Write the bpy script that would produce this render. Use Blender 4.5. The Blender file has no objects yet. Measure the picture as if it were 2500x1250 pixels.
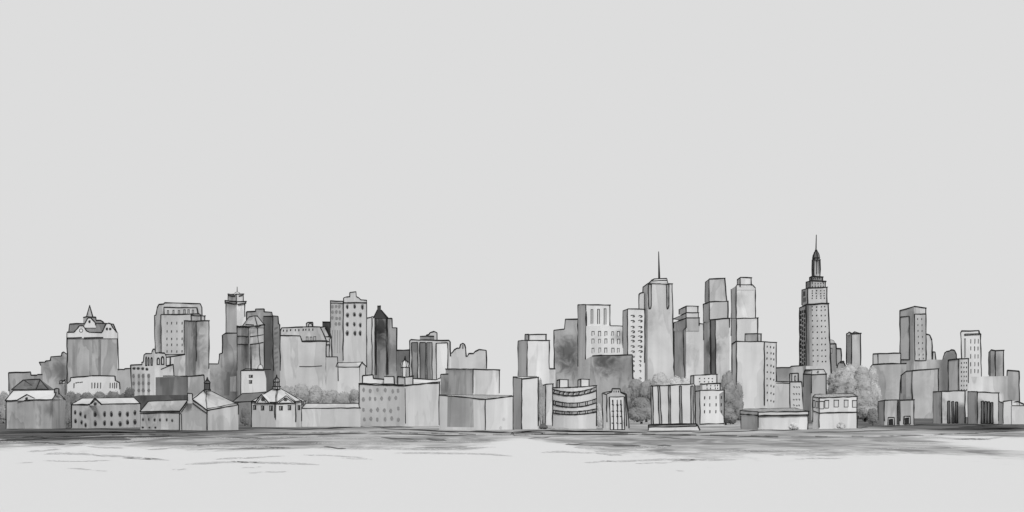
import bpy, bmesh, math, random
from mathutils import Vector, Matrix
random.seed(11)
SC = bpy.context.scene
COL = SC.collection
R = math.radians

# ------------------------------------------------------------------ camera, sky, sun, exposure
F, EYE, HZ, CX = 4000.0, 6.75, 1000.0, 1250.0      # focal length in units of 1/2500 picture width, eye height, horizon row
cam = bpy.data.cameras.new('camera'); camo = bpy.data.objects.new('camera', cam); COL.objects.link(camo)
camo.location = (0, 0, EYE); camo.rotation_euler = (R(90), 0, 0)
cam.sensor_width = 36; cam.lens = F / 2500 * 36; cam.shift_y = 0.15
cam.clip_start = 0.5; cam.clip_end = 80000
SC.camera = camo
SUN_AZ, SUN_EL = 18, 34                              # degrees right of the line back to the viewer, height
w = bpy.data.worlds.new('World'); SC.world = w; w.use_nodes = True
bg = w.node_tree.nodes['Background']; bg.inputs[0].default_value = (0.723, 0.723, 0.723, 1); bg.inputs[1].default_value = 1.0
sun = bpy.data.lights.new('sun', 'SUN'); sun.energy = 2.6; sun.angle = R(14); sun.color = (1, 1, 1)
suno = bpy.data.objects.new('sun', sun); COL.objects.link(suno)
suno.rotation_euler = (R(90 - SUN_EL), 0, R(SUN_AZ))
SC.view_settings.view_transform = 'Standard'; SC.view_settings.look = 'None'
SC.view_settings.exposure = 0; SC.view_settings.gamma = 1; SC.view_settings.use_curve_mapping = False
SC.cycles.max_bounces = 5; SC.cycles.diffuse_bounces = 3

# ------------------------------------------------------------------ helpers
def P(x, y, Y): return Vector(((x - CX) / F * Y, Y, EYE - (y - HZ) / F * Y))
def S(Y): return Y / F
def YB(py): return EYE * F / (py - HZ)               # distance at which the ground shows at row py
def lin(v):
    c = v / 255.0
    return c / 12.92 if c <= .04045 else ((c + .055) / 1.055) ** 2.4
GAIN = 1.21

def nd(nt, kind, **kw):
    n = nt.nodes.new(kind)
    for k, v in kw.items(): setattr(n, k, v)
    return n
def math_(nt, op, a, b=None, c=None, clamp=False):
    n = nd(nt, 'ShaderNodeMath', operation=op, use_clamp=clamp)
    for i, q in enumerate((a, b, c)):
        if q is None: continue
        if isinstance(q, (int, float)): n.inputs[i].default_value = q
        else: nt.links.new(q, n.inputs[i])
    return n.outputs[0]
def noise(nt, vec, scale, detail=3, rough=.5, dist=0.0):
    n = nd(nt, 'ShaderNodeTexNoise'); n.inputs['Scale'].default_value = scale; n.inputs['Detail'].default_value = detail
    n.inputs['Roughness'].default_value = rough; n.inputs['Distortion'].default_value = dist
    nt.links.new(vec, n.inputs['Vector']); return n.outputs['Fac']
def mapping(nt, vec, loc=(0, 0, 0), sc=(1, 1, 1)):
    m = nd(nt, 'ShaderNodeMapping'); m.inputs['Location'].default_value = loc; m.inputs['Scale'].default_value = sc
    nt.links.new(vec, m.inputs['Vector']); return m.outputs[0]
def ramp(nt, val, lo, hi, a=0.0, b=1.0):
    m = nd(nt, 'ShaderNodeMapRange', interpolation_type='SMOOTHSTEP')
    m.inputs[1].default_value = lo; m.inputs[2].default_value = hi; m.inputs[3].default_value = a; m.inputs[4].default_value = b
    nt.links.new(val, m.inputs[0]); return m.outputs[0]
def base_mat(name, rough=.95):
    m = bpy.data.materials.new(name); m.use_nodes = True
    b = m.node_tree.nodes['Principled BSDF']; b.inputs['Roughness'].default_value = rough
    b.inputs['Specular IOR Level'].default_value = .08
    return m, m.node_tree, b
def feed(nt, b, val, mx=.86):
    v = math_(nt, 'MINIMUM', math_(nt, 'MAXIMUM', val, .012), mx)
    c = nd(nt, 'ShaderNodeCombineColor')
    for i in range(3): nt.links.new(v, c.inputs[i])
    nt.links.new(c.outputs[0], b.inputs['Base Color'])

_wc = {}
def wash(tone, s, amp=1.0, blots=(), fresh=False):
    """grey wash on plaster: low pools, vertical runs, a second overlapping layer with a clear edge, fine grain; blots = stains and other soft dark patches (x,y,z,radius,strength)"""
    key = (round(tone), round(s, 2), round(amp, 2))
    if key in _wc and not blots and not fresh: return _wc[key]
    m, nt, b = base_mat('grey_wash')
    tc = nd(nt, 'ShaderNodeTexCoord').outputs['Object']
    off = [random.uniform(-500, 500) for _ in range(3)]
    k = 1.0 / s
    v1 = mapping(nt, tc, off, (k, k, k))
    v2 = mapping(nt, tc, off[::-1], (k, k, k * .07))
    v3 = mapping(nt, tc, off, (k, k, k * .26))
    pools = noise(nt, v1, 1 / 85, 3, .5, .25)
    runs = noise(nt, v2, 1 / 7, 2, .55)
    broad = noise(nt, v2, 1 / 22, 1, .5)
    layer = noise(nt, v3, 1 / 42, 3, .5, .4)
    grain = noise(nt, v1, 1 / 2.2, 2, .6)
    a = lin(tone) / GAIN
    if tone < 205: amp = amp * 1.2
    val = math_(nt, 'MULTIPLY_ADD', math_(nt, 'SUBTRACT', pools, .5), .8 * amp, 1.0)
    val = math_(nt, 'MULTIPLY', val, math_(nt, 'MULTIPLY_ADD', math_(nt, 'SUBTRACT', runs, .5), .22 * amp, 1.0))
    val = math_(nt, 'MULTIPLY', val, math_(nt, 'MULTIPLY_ADD', math_(nt, 'SUBTRACT', broad, .5), .46 * amp, 1.0))
    val = math_(nt, 'MULTIPLY', val, math_(nt, 'MULTIPLY_ADD', math_(nt, 'SUBTRACT', grain, .5), .14 * amp, 1.0))
    val = math_(nt, 'MULTIPLY', val, ramp(nt, layer, .525, .57, 1.04, 1.04 - .17 * amp))
    rim = math_(nt, 'MULTIPLY', ramp(nt, layer, .52, .545), ramp(nt, layer, .545, .575, 1.0, 0.0))
    val = math_(nt, 'MULTIPLY', val, math_(nt, 'MULTIPLY_ADD', rim, -.14 * amp, 1.0))
    gapn = noise(nt, v3, 1 / 80, 3, .5, .3)
    val = math_(nt, 'MULTIPLY', val, ramp(nt, gapn, .57, .64, 1.0, 1.0 + .22 * amp))
    for (bx, by, bz, br, bs) in blots:
        vv = mapping(nt, tc, (-bx, -by, -bz))
        l = nd(nt, 'ShaderNodeVectorMath', operation='LENGTH'); nt.links.new(vv, l.inputs[0])
        d = math_(nt, 'DIVIDE', l.outputs['Value'], br)
        d = math_(nt, 'ADD', d, math_(nt, 'MULTIPLY', math_(nt, 'SUBTRACT', noise(nt, v1, 1 / 26, 4, .6, 1.0), .5), 1.5))
        val = math_(nt, 'MULTIPLY', val, ramp(nt, d, .15, 1.1, bs, 1.0))
    val = math_(nt, 'MULTIPLY', val, a)
    feed(nt, b, val)
    if not blots and not fresh: _wc[key] = m
    return m
def plain(name, tone, gv=.25, sc=.2):
    m, nt, b = base_mat(name)
    tc = nd(nt, 'ShaderNodeTexCoord').outputs['Object']
    n = noise(nt, tc, sc, 3, .6)
    feed(nt, b, math_(nt, 'MULTIPLY', math_(nt, 'MULTIPLY_ADD', math_(nt, 'SUBTRACT', n, .5), gv * 2, 1.0), lin(tone) / GAIN))
    return m
INK = plain('black_ink', 50, .35, .08)
_pc = {}
def pane_mat(tone):
    if tone not in _pc: _pc[tone] = plain('dark_window_wash', tone, .3, .35)
    return _pc[tone]

class Part:
    """one mesh, vertices gathered in world space"""
    def __init__(self, thing, name, mats, s, parent=None, label=None, kind=None):
        self.t, self.name, self.mats, self.s, self.parent, self.label, self.kind = thing, name, mats, s, parent, label, kind
        self.v, self.f, self.m = [], [], []
        self.o = None
    def face(self, pts, m=0):
        i = len(self.v); self.v += [Vector(p) for p in pts]; self.f.append(list(range(i, i + len(pts)))); self.m.append(m)
    def solid(self, front, back, m=0, cap=True):
        """two matching outlines joined into a closed body"""
        n = len(front); i = len(self.v); self.v += [Vector(p) for p in front] + [Vector(p) for p in back]
        if cap:
            self.f.append(list(range(i, i + n))); self.f.append(list(range(i + 2 * n - 1, i + n - 1, -1))); self.m += [m, m]
        for k in range(n):
            j = (k + 1) % n
            self.f.append([i + k, i + n + k, i + n + j, i + j]); self.m.append(m)
    def line(self, pts, w=2.7, m=1, over=0.0, lift=.55, jit=.75):
        """an ink line: a thin wavering square tube laid on the surface"""
        s = self.s; r0 = w * s * .5
        pts = [Vector(p) for p in pts]
        if over and len(pts) > 1:
            d = pts[-1] - pts[-2]
            if d.length > 0: pts[-1] = pts[-1] + d.normalized() * over * s
        for a, b in zip(pts[:-1], pts[1:]):
            L = (b - a).length
            if L < 1e-6: continue
            n = max(1, min(40, int(L / (16 * s)))); d = (b - a) / L
            ref = Vector((0, -1, 0)) if abs(d.y) < .9 else Vector((0, 0, 1))
            side = d.cross(ref).normalized(); up = side.cross(d).normalized()
            if up.y > 0: up = -up
            rings = []
            for k in range(n + 1):
                q = k / n
                jj = random.uniform(-jit, jit) * s if 0 < k < n else random.uniform(-.2, .2) * s
                c = a + d * (L * q) + side * jj + up * (r0 * lift)
                r = r0 * random.uniform(.6, 1.3)
                i = len(self.v)
                self.v += [c + side * r, c + up * r, c - side * r, c - up * r]
                rings.append(i)
            for i, j in zip(rings[:-1], rings[1:]):
                for e in range(4):
                    g = (e + 1) % 4
                    self.f.append([i + e, i + g, j + g, j + e]); self.m.append(m)
            for i, rev in ((rings[0], 0), (rings[-1], 1)):
                q = [i, i + 1, i + 2, i + 3]; self.f.append(q[::-1] if not rev else q); self.m.append(m)
    def build(self):
        me = bpy.data.meshes.new(self.name)
        L = self.t.loc
        me.from_pydata([v - L for v in self.v], [], self.f)
        if self.name in ('crown', 'foliage'): me.shade_smooth()
        for q in self.mats: me.materials.append(q)
        for p, m in zip(me.polygons, self.m): p.material_index = m
        bm = bmesh.new(); bm.from_mesh(me); bmesh.ops.recalc_face_normals(bm, faces=bm.faces[:]); bm.to_mesh(me); bm.free()
        o = bpy.data.objects.new(self.name, me); COL.objects.link(o)
        o.parent = self.parent.o if self.parent else self.t.o
        if self.label: o['label'] = self.label
        if self.kind: o['kind'] = self.kind
        self.o = o
        return o

class Plane:
    def __init__(self, a, b):                         # upright plane through two points, facing the viewer's side
        d = Vector((b.x - a.x, b.y - a.y, 0)).normalized()
        n = Vector((d.y, -d.x, 0))
        if n.dot(Vector((0, 0, 0)) - Vector((a.x, a.y, 0))) < 0: n = -n; d = -d
        self.p, self.n, self.d = a, n, d
    def hit(self, x, y):
        r = Vector(((x - CX) / F, 1, -(y - HZ) / F))
        o = Vector((0, 0, EYE))
        return o + r * ((self.p - o).dot(self.n) / r.dot(self.n))

_um = {}
def unit_mesh(style, tone, var):
    """window, one metre by one metre, standing 1 m proud of the wall before it is scaled"""
    key = (style, tone, var)
    if key in _um: return _um[key]
    rr = random.Random(sum(map(ord, style)) * 7 + var)
    me = bpy.data.meshes.new('window'); v, f, mi = [], [], []
    def prism(poly, d0, d1, m):
        n = len(poly); i = len(v)
        v.extend((x, -d1, z) for x, z in poly); v.extend((x, d0, z) for x, z in poly)
        f.append(list(range(i, i + n))); mi.append(m)
        for k in range(n):
            j = (k + 1) % n; f.append([i + k, i + n + k, i + n + j, i + j]); mi.append(m)
    def box(x0, x1, z0, z1, d, m): prism([(x0, z0), (x1, z0), (x1, z1), (x0, z1)], .5, d, m)
    J = lambda a: rr.uniform(-a, a)
    if style == 'oval':
        prism([(.5 * math.cos(a) * (1 + J(.16)), .5 * math.sin(a) * (1 + J(.14))) for a in [k * math.tau / 12 for k in range(12)]], .5, 1, 0)
        prism([(.34 * math.cos(a) * (1 + J(.3)), -.08 + .32 * math.sin(a) * (1 + J(.2))) for a in [k * math.tau / 10 for k in range(10)]], .5, 1.4, 1)
    elif style == 'blob':
        prism([(.5 * math.cos(a) * (1 + J(.2)), .5 * math.sin(a) * (1 + J(.14))) for a in [k * math.tau / 12 for k in range(12)]], .5, 1, 0)
    elif style == 'slit':
        sk = J(.2)
        prism([(-.42 + J(.1), -.5), (.4 + J(.1), -.5 + J(.06)), (.48 + sk * .3, .42), (.1 + sk, .5), (-.42 + sk, .46)], .5, 1, 1)
    elif style == 'hoop':                             # frame with open foot
        prism([(-.4, -.4), (.4, -.45), (.45, .42), (-.4, .42)], .5, .6, 0)
        t = .19
        box(-.5, -.5 + t, -.5 + J(.1), .5, 1, 1); box(.5 - t, .5, -.42 + J(.12), .5, 1.01, 1); box(-.5, .5, .5 - t * .8, .5 + J(.05), 1.05, 1)
    elif style == 'frame':
        prism([(-.44, -.45), (.44, -.45), (.44, .44), (-.44, .44)], .5, .5, 0)
        t = .12
        box(-.5, -.5 + t, -.5, .48, 1, 1); box(.5 - t, .5, -.46, .5, 1.01, 1); box(-.52, .56, .46, .58, 1.05, 1); box(-.5, .42, -.52, -.44, 1.03, 1)
    elif style == 'square':
        prism([(-.44, -.46), (.44, -.46), (.46, .46), (-.44, .44)], .5, .6, 0)
        t = .17
        box(-.5, -.5 + t, -.5, .5, 1, 1); box(.5 - t, .5, -.5, .48, 1.01, 1); box(-.55, .55, .42, .56, 1.05, 1); box(-.5, .5, -.54, -.42, 1.03, 1)
        prism([(-.1, -.4), (.34, -.4), (.3, .4), (.08, .4)], .5, .8, 1)
    elif style == 'arch':
        pts = [(-.5, -.5), (.5, -.5), (.5, .2)] + [(.5 * math.cos(a), .2 + .3 * math.sin(a)) for a in (.5, 1.1, 1.57, 2.1, 2.65)] + [(-.5, .2)]
        prism(pts, .5, .7, 1)
        prism([(x * .34 + .04, z * .66 - .04) for x, z in pts], .5, 1.1, 0)
    elif style == 'eye':                              # wide hooked mark of a window seen under its sill
        pts = [(-.5, .2 + J(.15)), (-.2, .5), (.3, .45), (.5, .1 + J(.2)), (.4, -.45), (0, -.5 + J(.1)), (-.1, -.25), (.22, -.1), (.2, .12), (-.2, .16), (-.42, .02)]
        prism(pts, .5, 1, 1)
    elif style == 'tall':                             # tall framed slot
        prism([(-.45, -.5), (.45, -.5), (.45, .5), (-.45, .5)], .5, .6, 0)
        box(-.5, -.2, -.5, .5, 1, 1); box(.22, .5, -.48, .5, 1.01, 1); box(-.5, .5, .47, .51, 1.05, 1)
    elif style == 'ring':
        n = 20
        a = [(.5 * math.cos(k * math.tau / n), .5 * math.sin(k * math.tau / n)) for k in range(n)]
        prism([(x * .76, z * .76) for x, z in a], .5, .6, 0)
        i = len(v)
        for (x, z) in a:
            v.extend([(x, .5, z), (x, -1, z), (x * .72, -1, z * .72), (x * .72, .5, z * .72)])
        for k in range(n):
            q, p = i + 4 * k, i + 4 * ((k + 1) % n)
            for e in range(3): f.append([q + e, q + e + 1, p + e + 1, p + e]); mi.append(1)
    me.from_pydata(v, [], f); me.materials.append(pane_mat(tone)); me.materials.append(INK)
    for p, m in zip(me.polygons, mi): p.material_index = m
    bm = bmesh.new(); bm.from_mesh(me); bmesh.ops.recalc_face_normals(bm, faces=bm.faces[:]); bm.to_mesh(me); bm.free()
    _um[key] = me
    return me

class Thing:
    def __init__(self, name, label, cat, Y, x, group=None):
        self.Y = Y; self.s = S(Y); p = P(x, HZ, Y); self.loc = Vector((p.x, Y, 0))
        o = bpy.data.objects.new(name, None); COL.objects.link(o); o.location = self.loc; o.empty_display_size = 1
        o['label'] = label; o['category'] = cat
        if group: o['group'] = group
        self.o = o; self.parts = []; self.wins = []
    def part(self, name, tone, parent=None, amp=1.0, label=None, blots=(), s=None):
        s = s or self.s
        bl = []
        for (x, y, r, st) in blots:
            q = P(x, y, self.Y) - self.loc; bl.append((q.x, q.y, q.z, r * s * 1.5, st ** 1.35))
        p = Part(self, name, [wash(tone, s, amp, bl), INK], s, parent, label); self.parts.append(p); return p
    def slab(self, poly, tone, dep=40, dY=0, name='wall', y0=None, ink=True, w=2.7, parent=None, amp=1.0, closed=False, sub=None, label=None, blots=()):
        """outline standing at one distance, pushed back by dep (in outline units); reaches the ground unless y0 or closed"""
        Y = self.Y + dY * self.s
        p = self.part(name, tone, parent, amp, label, blots)
        pts = [P(x, y, Y) for x, y in poly]
        body = list(pts)
        if not closed:
            z = 0.0 if y0 is None else P(0, y0, Y).z
            body = [Vector((pts[0].x, Y, z))] + pts + [Vector((pts[-1].x, Y, z))]
        sk = (min(q.x for q in pts) + max(q.x for q in pts)) * .5 / Y
        p.solid(body, [q + Vector((sk * dep * self.s, dep * self.s, 0)) for q in body])
        if ink:
            ln = list(pts) + ([pts[0]] if closed else [])
            if sub: ln = ln[sub[0]:sub[1]]
            p.line(ln, w)
        p.pl = Plane(Vector((-1, Y, 0)), Vector((1, Y, 0)))
        return p
    def prism(self, cols, tone, th=25, name='wall', y0=None, dY=0, w=2.7, vb=None, parent=None, amp=1.0, blots=(), dep=60, skip=(), top=True, xb=None):
        """upright block with its front faces given by columns (x, top row[, set-back]); th = how far it is turned"""
        Y = self.Y + dY * self.s; s = S(Y)
        p = self.part(name, tone, parent, amp, None, blots)
        if len(cols) == 3 and len(cols[0]) == 2:
            t = math.tan(R(th)); (a, b, c) = cols
            cols = [(a[0], a[1], (b[0] - a[0]) / t), (b[0], b[1], 0), (c[0], c[1], (c[0] - b[0]) * t)]
            rhomb = True
        else: rhomb = False
        tp = [P(x, y, Y + d * s) for x, y, d in cols]
        gz = [0.0 if y0 is None else P(0, y0, q.y).z for q in tp]
        bt = [Vector((q.x, q.y, z)) for q, z in zip(tp, gz)]
        if xb:                                        # leaning sides stay in the plane of their own wall
            pq = [Plane(a, b) for a, b in zip(tp[:-1], tp[1:])]
            hh = [pq[max(0, k - 1)].hit(x, HZ) for k, x in enumerate(xb)]; bt = [Vector((h.x, h.y, q.z)) for h, q in zip(hh, bt)]
        if rhomb:
            bk = tp[0] + tp[2] - tp[1]; bk.z = (tp[0].z + tp[2].z) / 2
            TP = tp + [bk]; bb = bt[0] + bt[2] - bt[1]; BT = bt + [Vector((bb.x, bb.y, bt[1].z))]
        else:
            e = Vector(((tp[0].x + tp[-1].x) * .5 / Y * dep * s, dep * s, 0)); TP = tp + [tp[-1] + e, tp[0] + e]; BT = bt + [bt[-1] + e, bt[0] + e]
        p.solid(TP, BT)
        for k, (q, b) in enumerate(zip(tp, bt)):
            if k in skip: continue
            e = b
            if vb:
                ze = P(0, vb[k] if isinstance(vb, (list, tuple)) else vb, q.y).z; e = q.lerp(b, min(1, max(0, (q.z - ze) / (q.z - b.z))))
            p.line([q, e], w)
        if top: p.line(tp, w, over=2)
        p.tp, p.bt, p.cols = tp, bt, cols
        p.pls = [Plane(a, b) for a, b in zip(tp[:-1], tp[1:])]
        p.pl = p.pls[-1]
        return p
    def mark(self, p, pl, pts, w=2.3, m=1):            # ink drawn on a wall
        p.line([pl.hit(x, y) for x, y in pts], w, m)
    def panel(self, pl, poly, tone, name='panel', thick=.8, ink=True, parent=None, w=2.3, amp=1.0, label=None):
        """a flat panel standing slightly proud of a wall"""
        p = self.part(name, tone, parent, amp, label)
        q = [pl.hit(x, y) for x, y in poly]; n = pl.n * (thick * self.s)
        p.solid([a + n for a in q], [a - n * .5 for a in q])
        if ink: p.line([a + n for a in q] + [q[0] + n], w)
        p.pl = Plane(q[0] + n, q[0] + n + pl.d)
        return p
    def win(self, pl, pts, w, h, style='slit', tone=70, parent=None, name='window', jit=.5):
        self.wins.append((pl, pts, w, h, style, tone, parent, name, jit))
    def lathe(self, x, prof, tone, name='dome', dY=0, parent=None, n=20, rings=(), mer=(), amp=.7, w=2.3, m=0):
        """turned body: prof = (half width, row) from the bottom up"""
        Y = self.Y + dY * self.s; p = self.part(name, tone, parent, amp)
        c = P(x, HZ, Y); pr = [(r * self.s, P(0, y, Y).z) for r, y in prof]
        pt = lambda r, z, a: Vector((c.x + r * math.sin(a), Y - r * math.cos(a), z))
        for (r0, z0), (r1, z1) in zip(pr[:-1], pr[1:]):
            for k in range(n):
                a, b = k * math.tau / n, (k + 1) * math.tau / n
                p.face([pt(r0, z0, a), pt(r0, z0, b), pt(r1, z1, b), pt(r1, z1, a)] if r1 > 1e-6 else [pt(r0, z0, a), pt(r0, z0, b), pt(0, z1, 0)], m)
        for i in rings:
            r, z = pr[i]; p.line([pt(r, z, k * math.tau / n) for k in range(n + 1)], w, jit=0)
        for a in mer:
            p.line([pt(r, z, R(a)) for r, z in pr], w, jit=.2)
        return p
    def pole(self, x, y0, y1, w0, w1, name='antenna', dY=0, parent=None, bend=0):
        p = Part(self, name, [INK, INK], self.s, parent); self.parts.append(p); Y = self.Y + dY * self.s
        n = 6; st = 5
        rows = []
        for k in range(st + 1):
            q = k / st; c = P(x + bend * q, y0 + (y1 - y0) * q, Y); r = (w0 + (w1 - w0) * q) * .5 * self.s
            rows.append([c + Vector((r * math.cos(a), r * math.sin(a), 0)) for a in [j * math.tau / n for j in range(n)]])
        for a, b in zip(rows[:-1], rows[1:]):
            for j in range(n): p.face([a[j], a[(j + 1) % n], b[(j + 1) % n], b[j]])
        p.face(rows[-1]); p.face(rows[0])
        return p
    def done(self):
        for p in self.parts: p.build()
        cnt = 0
        for (pl, pts, w, h, style, tone, parent, name, jit) in self.wins:
            for (x, y) in pts:
                x += random.uniform(-jit, jit); y += random.uniform(-jit, jit)
                ww, hh = w * random.uniform(.88, 1.12), h * random.uniform(.9, 1.12)
                c = pl.hit(x, y); wu = (pl.hit(x + ww / 2, y) - pl.hit(x - ww / 2, y)).length; hz = hh * S(c.y)
                me = unit_mesh(style, tone, random.randrange(4))
                o = bpy.data.objects.new(name, me); COL.objects.link(o)
                o.parent = parent.o if parent else self.o
                o.location = c - self.loc
                o.rotation_euler = (random.uniform(-.0, .0), 0, math.atan2(pl.d.y, pl.d.x))
                o.scale = (wu, .55 * self.s, hz)
        return self.o

def grid(xs, ys): return [(x, y) for y in ys for x in xs]

# roofs: front slope between eave and ridge, back slope behind, closed ends
def gable_roof(t, eL, eR, rL, rR, back, tone, name='roof', dY=0, parent=None, over=0, w=2.6, amp=.8, double=0):
    Y = t.Y + dY * t.s; p = t.part(name, tone, parent, amp)
    a, b = P(*eL, Y), P(*eR, Y); half = back * t.s
    c, d = P(*rL, Y + half), P(*rR, Y + half)
    a2, b2 = a + Vector((0, 2 * half, 0)), b + Vector((0, 2 * half, 0))
    p.face([a, b, d, c]); p.face([a2, c, d, b2]); p.face([a, c, a2]); p.face([b, b2, d]); p.face([a, a2, b2, b])
    p.line([a, b], w, over=3); p.line([a, c, d, b], w, over=1)
    if double: p.line([a + Vector((0, -.02, -double * t.s)), b + Vector((0, -.02, -double * t.s))], w * .8)
    return p

# ------------------------------------------------------------------ trees
from mathutils import noise as mnoise
_b = bmesh.new(); bmesh.ops.create_icosphere(_b, subdivisions=4, radius=1); ICO = ([v.co.copy() for v in _b.verts], [[v.index for v in f.verts] for f in _b.faces]); _b.free()
def leafmat(tone):
    k = ('leaf', tone)
    if k in _pc: return _pc[k]
    m, nt, b = base_mat('grey_foliage', 1)
    tc = nd(nt, 'ShaderNodeTexCoord').outputs['Object']
    n = noise(nt, tc, .11, 4, .55, .3); g = nd(nt, 'ShaderNodeNewGeometry').outputs['Random Per Island']
    val = math_(nt, 'MULTIPLY_ADD', math_(nt, 'SUBTRACT', n, .5), 1.1, 1.0)
    val = math_(nt, 'MULTIPLY', val, math_(nt, 'MULTIPLY_ADD', math_(nt, 'SUBTRACT', g, .5), .1, 1.0))
    feed(nt, b, math_(nt, 'MULTIPLY', val, lin(tone) / .95))
    _pc[k] = m
    return m
def tree(x, ytop, half, Y, tone, label, group=None, name='tree', ybot=None, lobes=11, n=1300, leaf=1.4):
    t = Thing(name, label, 'tree' if name == 'tree' else 'shrub', Y, x, group); s = t.s
    base = HZ + EYE * F / Y
    ybot = ybot or base + 3
    top = P(x, ytop, Y).z; bot = max(.05, P(x, ybot, Y).z); c = t.loc
    trunk = Part(t, 'trunk' if name == 'tree' else 'stem', [INK, INK], s); t.parts.append(trunk)
    def limb(a, b, r0, r1):
        d = (b - a).normalized(); q = d.cross(Vector((0, 1, .01))).normalized(); u = q.cross(d)
        A = [a + (q * math.cos(k * math.tau / 6) + u * math.sin(k * math.tau / 6)) * r0 for k in range(6)]
        B = [b + (q * math.cos(k * math.tau / 6) + u * math.sin(k * math.tau / 6)) * r1 for k in range(6)]
        trunk.solid(A, B)
    n = int(n * 1.8)
    H = top; fork = Vector((c.x, c.y, max(.2, bot * .6 + H * .25)))
    rt = max(.06, half * s * .06)
    limb(Vector((c.x, c.y, 0)), fork, rt * 1.5, rt)
    cr = Part(t, 'crown' if name == 'tree' else 'foliage', [leafmat(tone), INK], s); t.parts.append(cr)
    L = []
    cz = (top + bot) / 2; hz = (top - bot) / 2; hw = half * s
    for k in range(lobes):
        a = random.uniform(0, math.tau); q = random.uniform(.15, .62)
        L.append((Vector((c.x + math.cos(a) * q * hw, c.y + math.sin(a) * q * hw, cz + random.uniform(-.5, .5) * hz)), hw * random.uniform(.36, .5), hz * random.uniform(.36, .52)))
    L.append((Vector((c.x + random.uniform(-.2, .2) * hw, c.y, top - hz * .42)), hw * .5, hz * .42))
    L.append((Vector((c.x - hw * .5, c.y, cz - .3 * hz)), hw * .48, hz * .5)); L.append((Vector((c.x + hw * .5, c.y, cz - .2 * hz)), hw * .48, hz * .5))
    for (p, rw, rh) in L:
        limb(fork, p, rt * .4, rt * .1)
        i0 = len(cr.v); so = Vector((random.uniform(-50, 50), random.uniform(-50, 50), random.uniform(-50, 50)))
        for q in ICO[0]:
            g = .9 + .16 * mnoise.noise(q * 2.2 + so) + .12 * mnoise.noise(q * 5 + so) + .07 * mnoise.noise(q * 11 + so)
            cr.v.append(Vector((p.x + q.x * rw * g, p.y + q.y * rw * g, max(.02, p.z + q.z * rh * g))))
        cr.f += [[i0 + a for a in f] for f in ICO[1]]; cr.m += [0] * len(ICO[1])
        for k in range(int(n / len(L))):
            d = Vector((random.gauss(0, 1), random.gauss(0, 1), random.gauss(0, 1))).normalized() * random.uniform(.88, 1.1)
            q = p + Vector((d.x * rw, d.y * rw, d.z * rh))
            if q.z < .05: continue
            nn = (d * .22 + Vector((random.uniform(-.2, .2), -.9, .25 + random.uniform(-.2, .2)))).normalized()
            u = nn.orthogonal().normalized(); u = Matrix.Rotation(random.uniform(0, 6.28), 3, nn) @ u; v = nn.cross(u)
            r = leaf * s * random.uniform(.6, 1.3)
            cr.face([q - u * r, q - v * r * .7, q + u * r, q + v * r * .7])
    t.done()

# ------------------------------------------------------------------ ground and water
def structure(name, me_pts, faces, mat, extra=None):
    me = bpy.data.meshes.new(name); me.from_pydata([tuple(p) for p in me_pts], [], faces); me.materials.append(mat)
    o = bpy.data.objects.new(name, me); COL.objects.link(o); o['kind'] = 'structure'
    return o

WZ = -0.35
def land_mat():
    m, nt, b = base_mat('bank_wash')
    tc = nd(nt, 'ShaderNodeTexCoord').outputs['Object']
    a = noise(nt, mapping(nt, tc, (0, 0, 0), (.035, .03, 1)), 1, 4, .6, .8)
    st = noise(nt, mapping(nt, tc, (9, 0, 0), (.05, .22, 1)), 1, 3, .6)
    sx = nd(nt, 'ShaderNodeSeparateXYZ'); nt.links.new(tc, sx.inputs[0]); X = sx.outputs[0]
    left = ramp(nt, X, -95, -55, 1, 0); rightend = ramp(nt, X, 118, 150, 0, 1)
    dark = math_(nt, 'MAXIMUM', left, rightend)
    base = math_(nt, 'MULTIPLY_ADD', dark, lin(88) - lin(152), lin(152))
    val = math_(nt, 'MULTIPLY', base, ramp(nt, a, .3, .7, .6, 1.5))
    val = math_(nt, 'MULTIPLY', val, ramp(nt, st, .3, .7, .72, 1.25))
    feed(nt, b, val)
    return m
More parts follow.
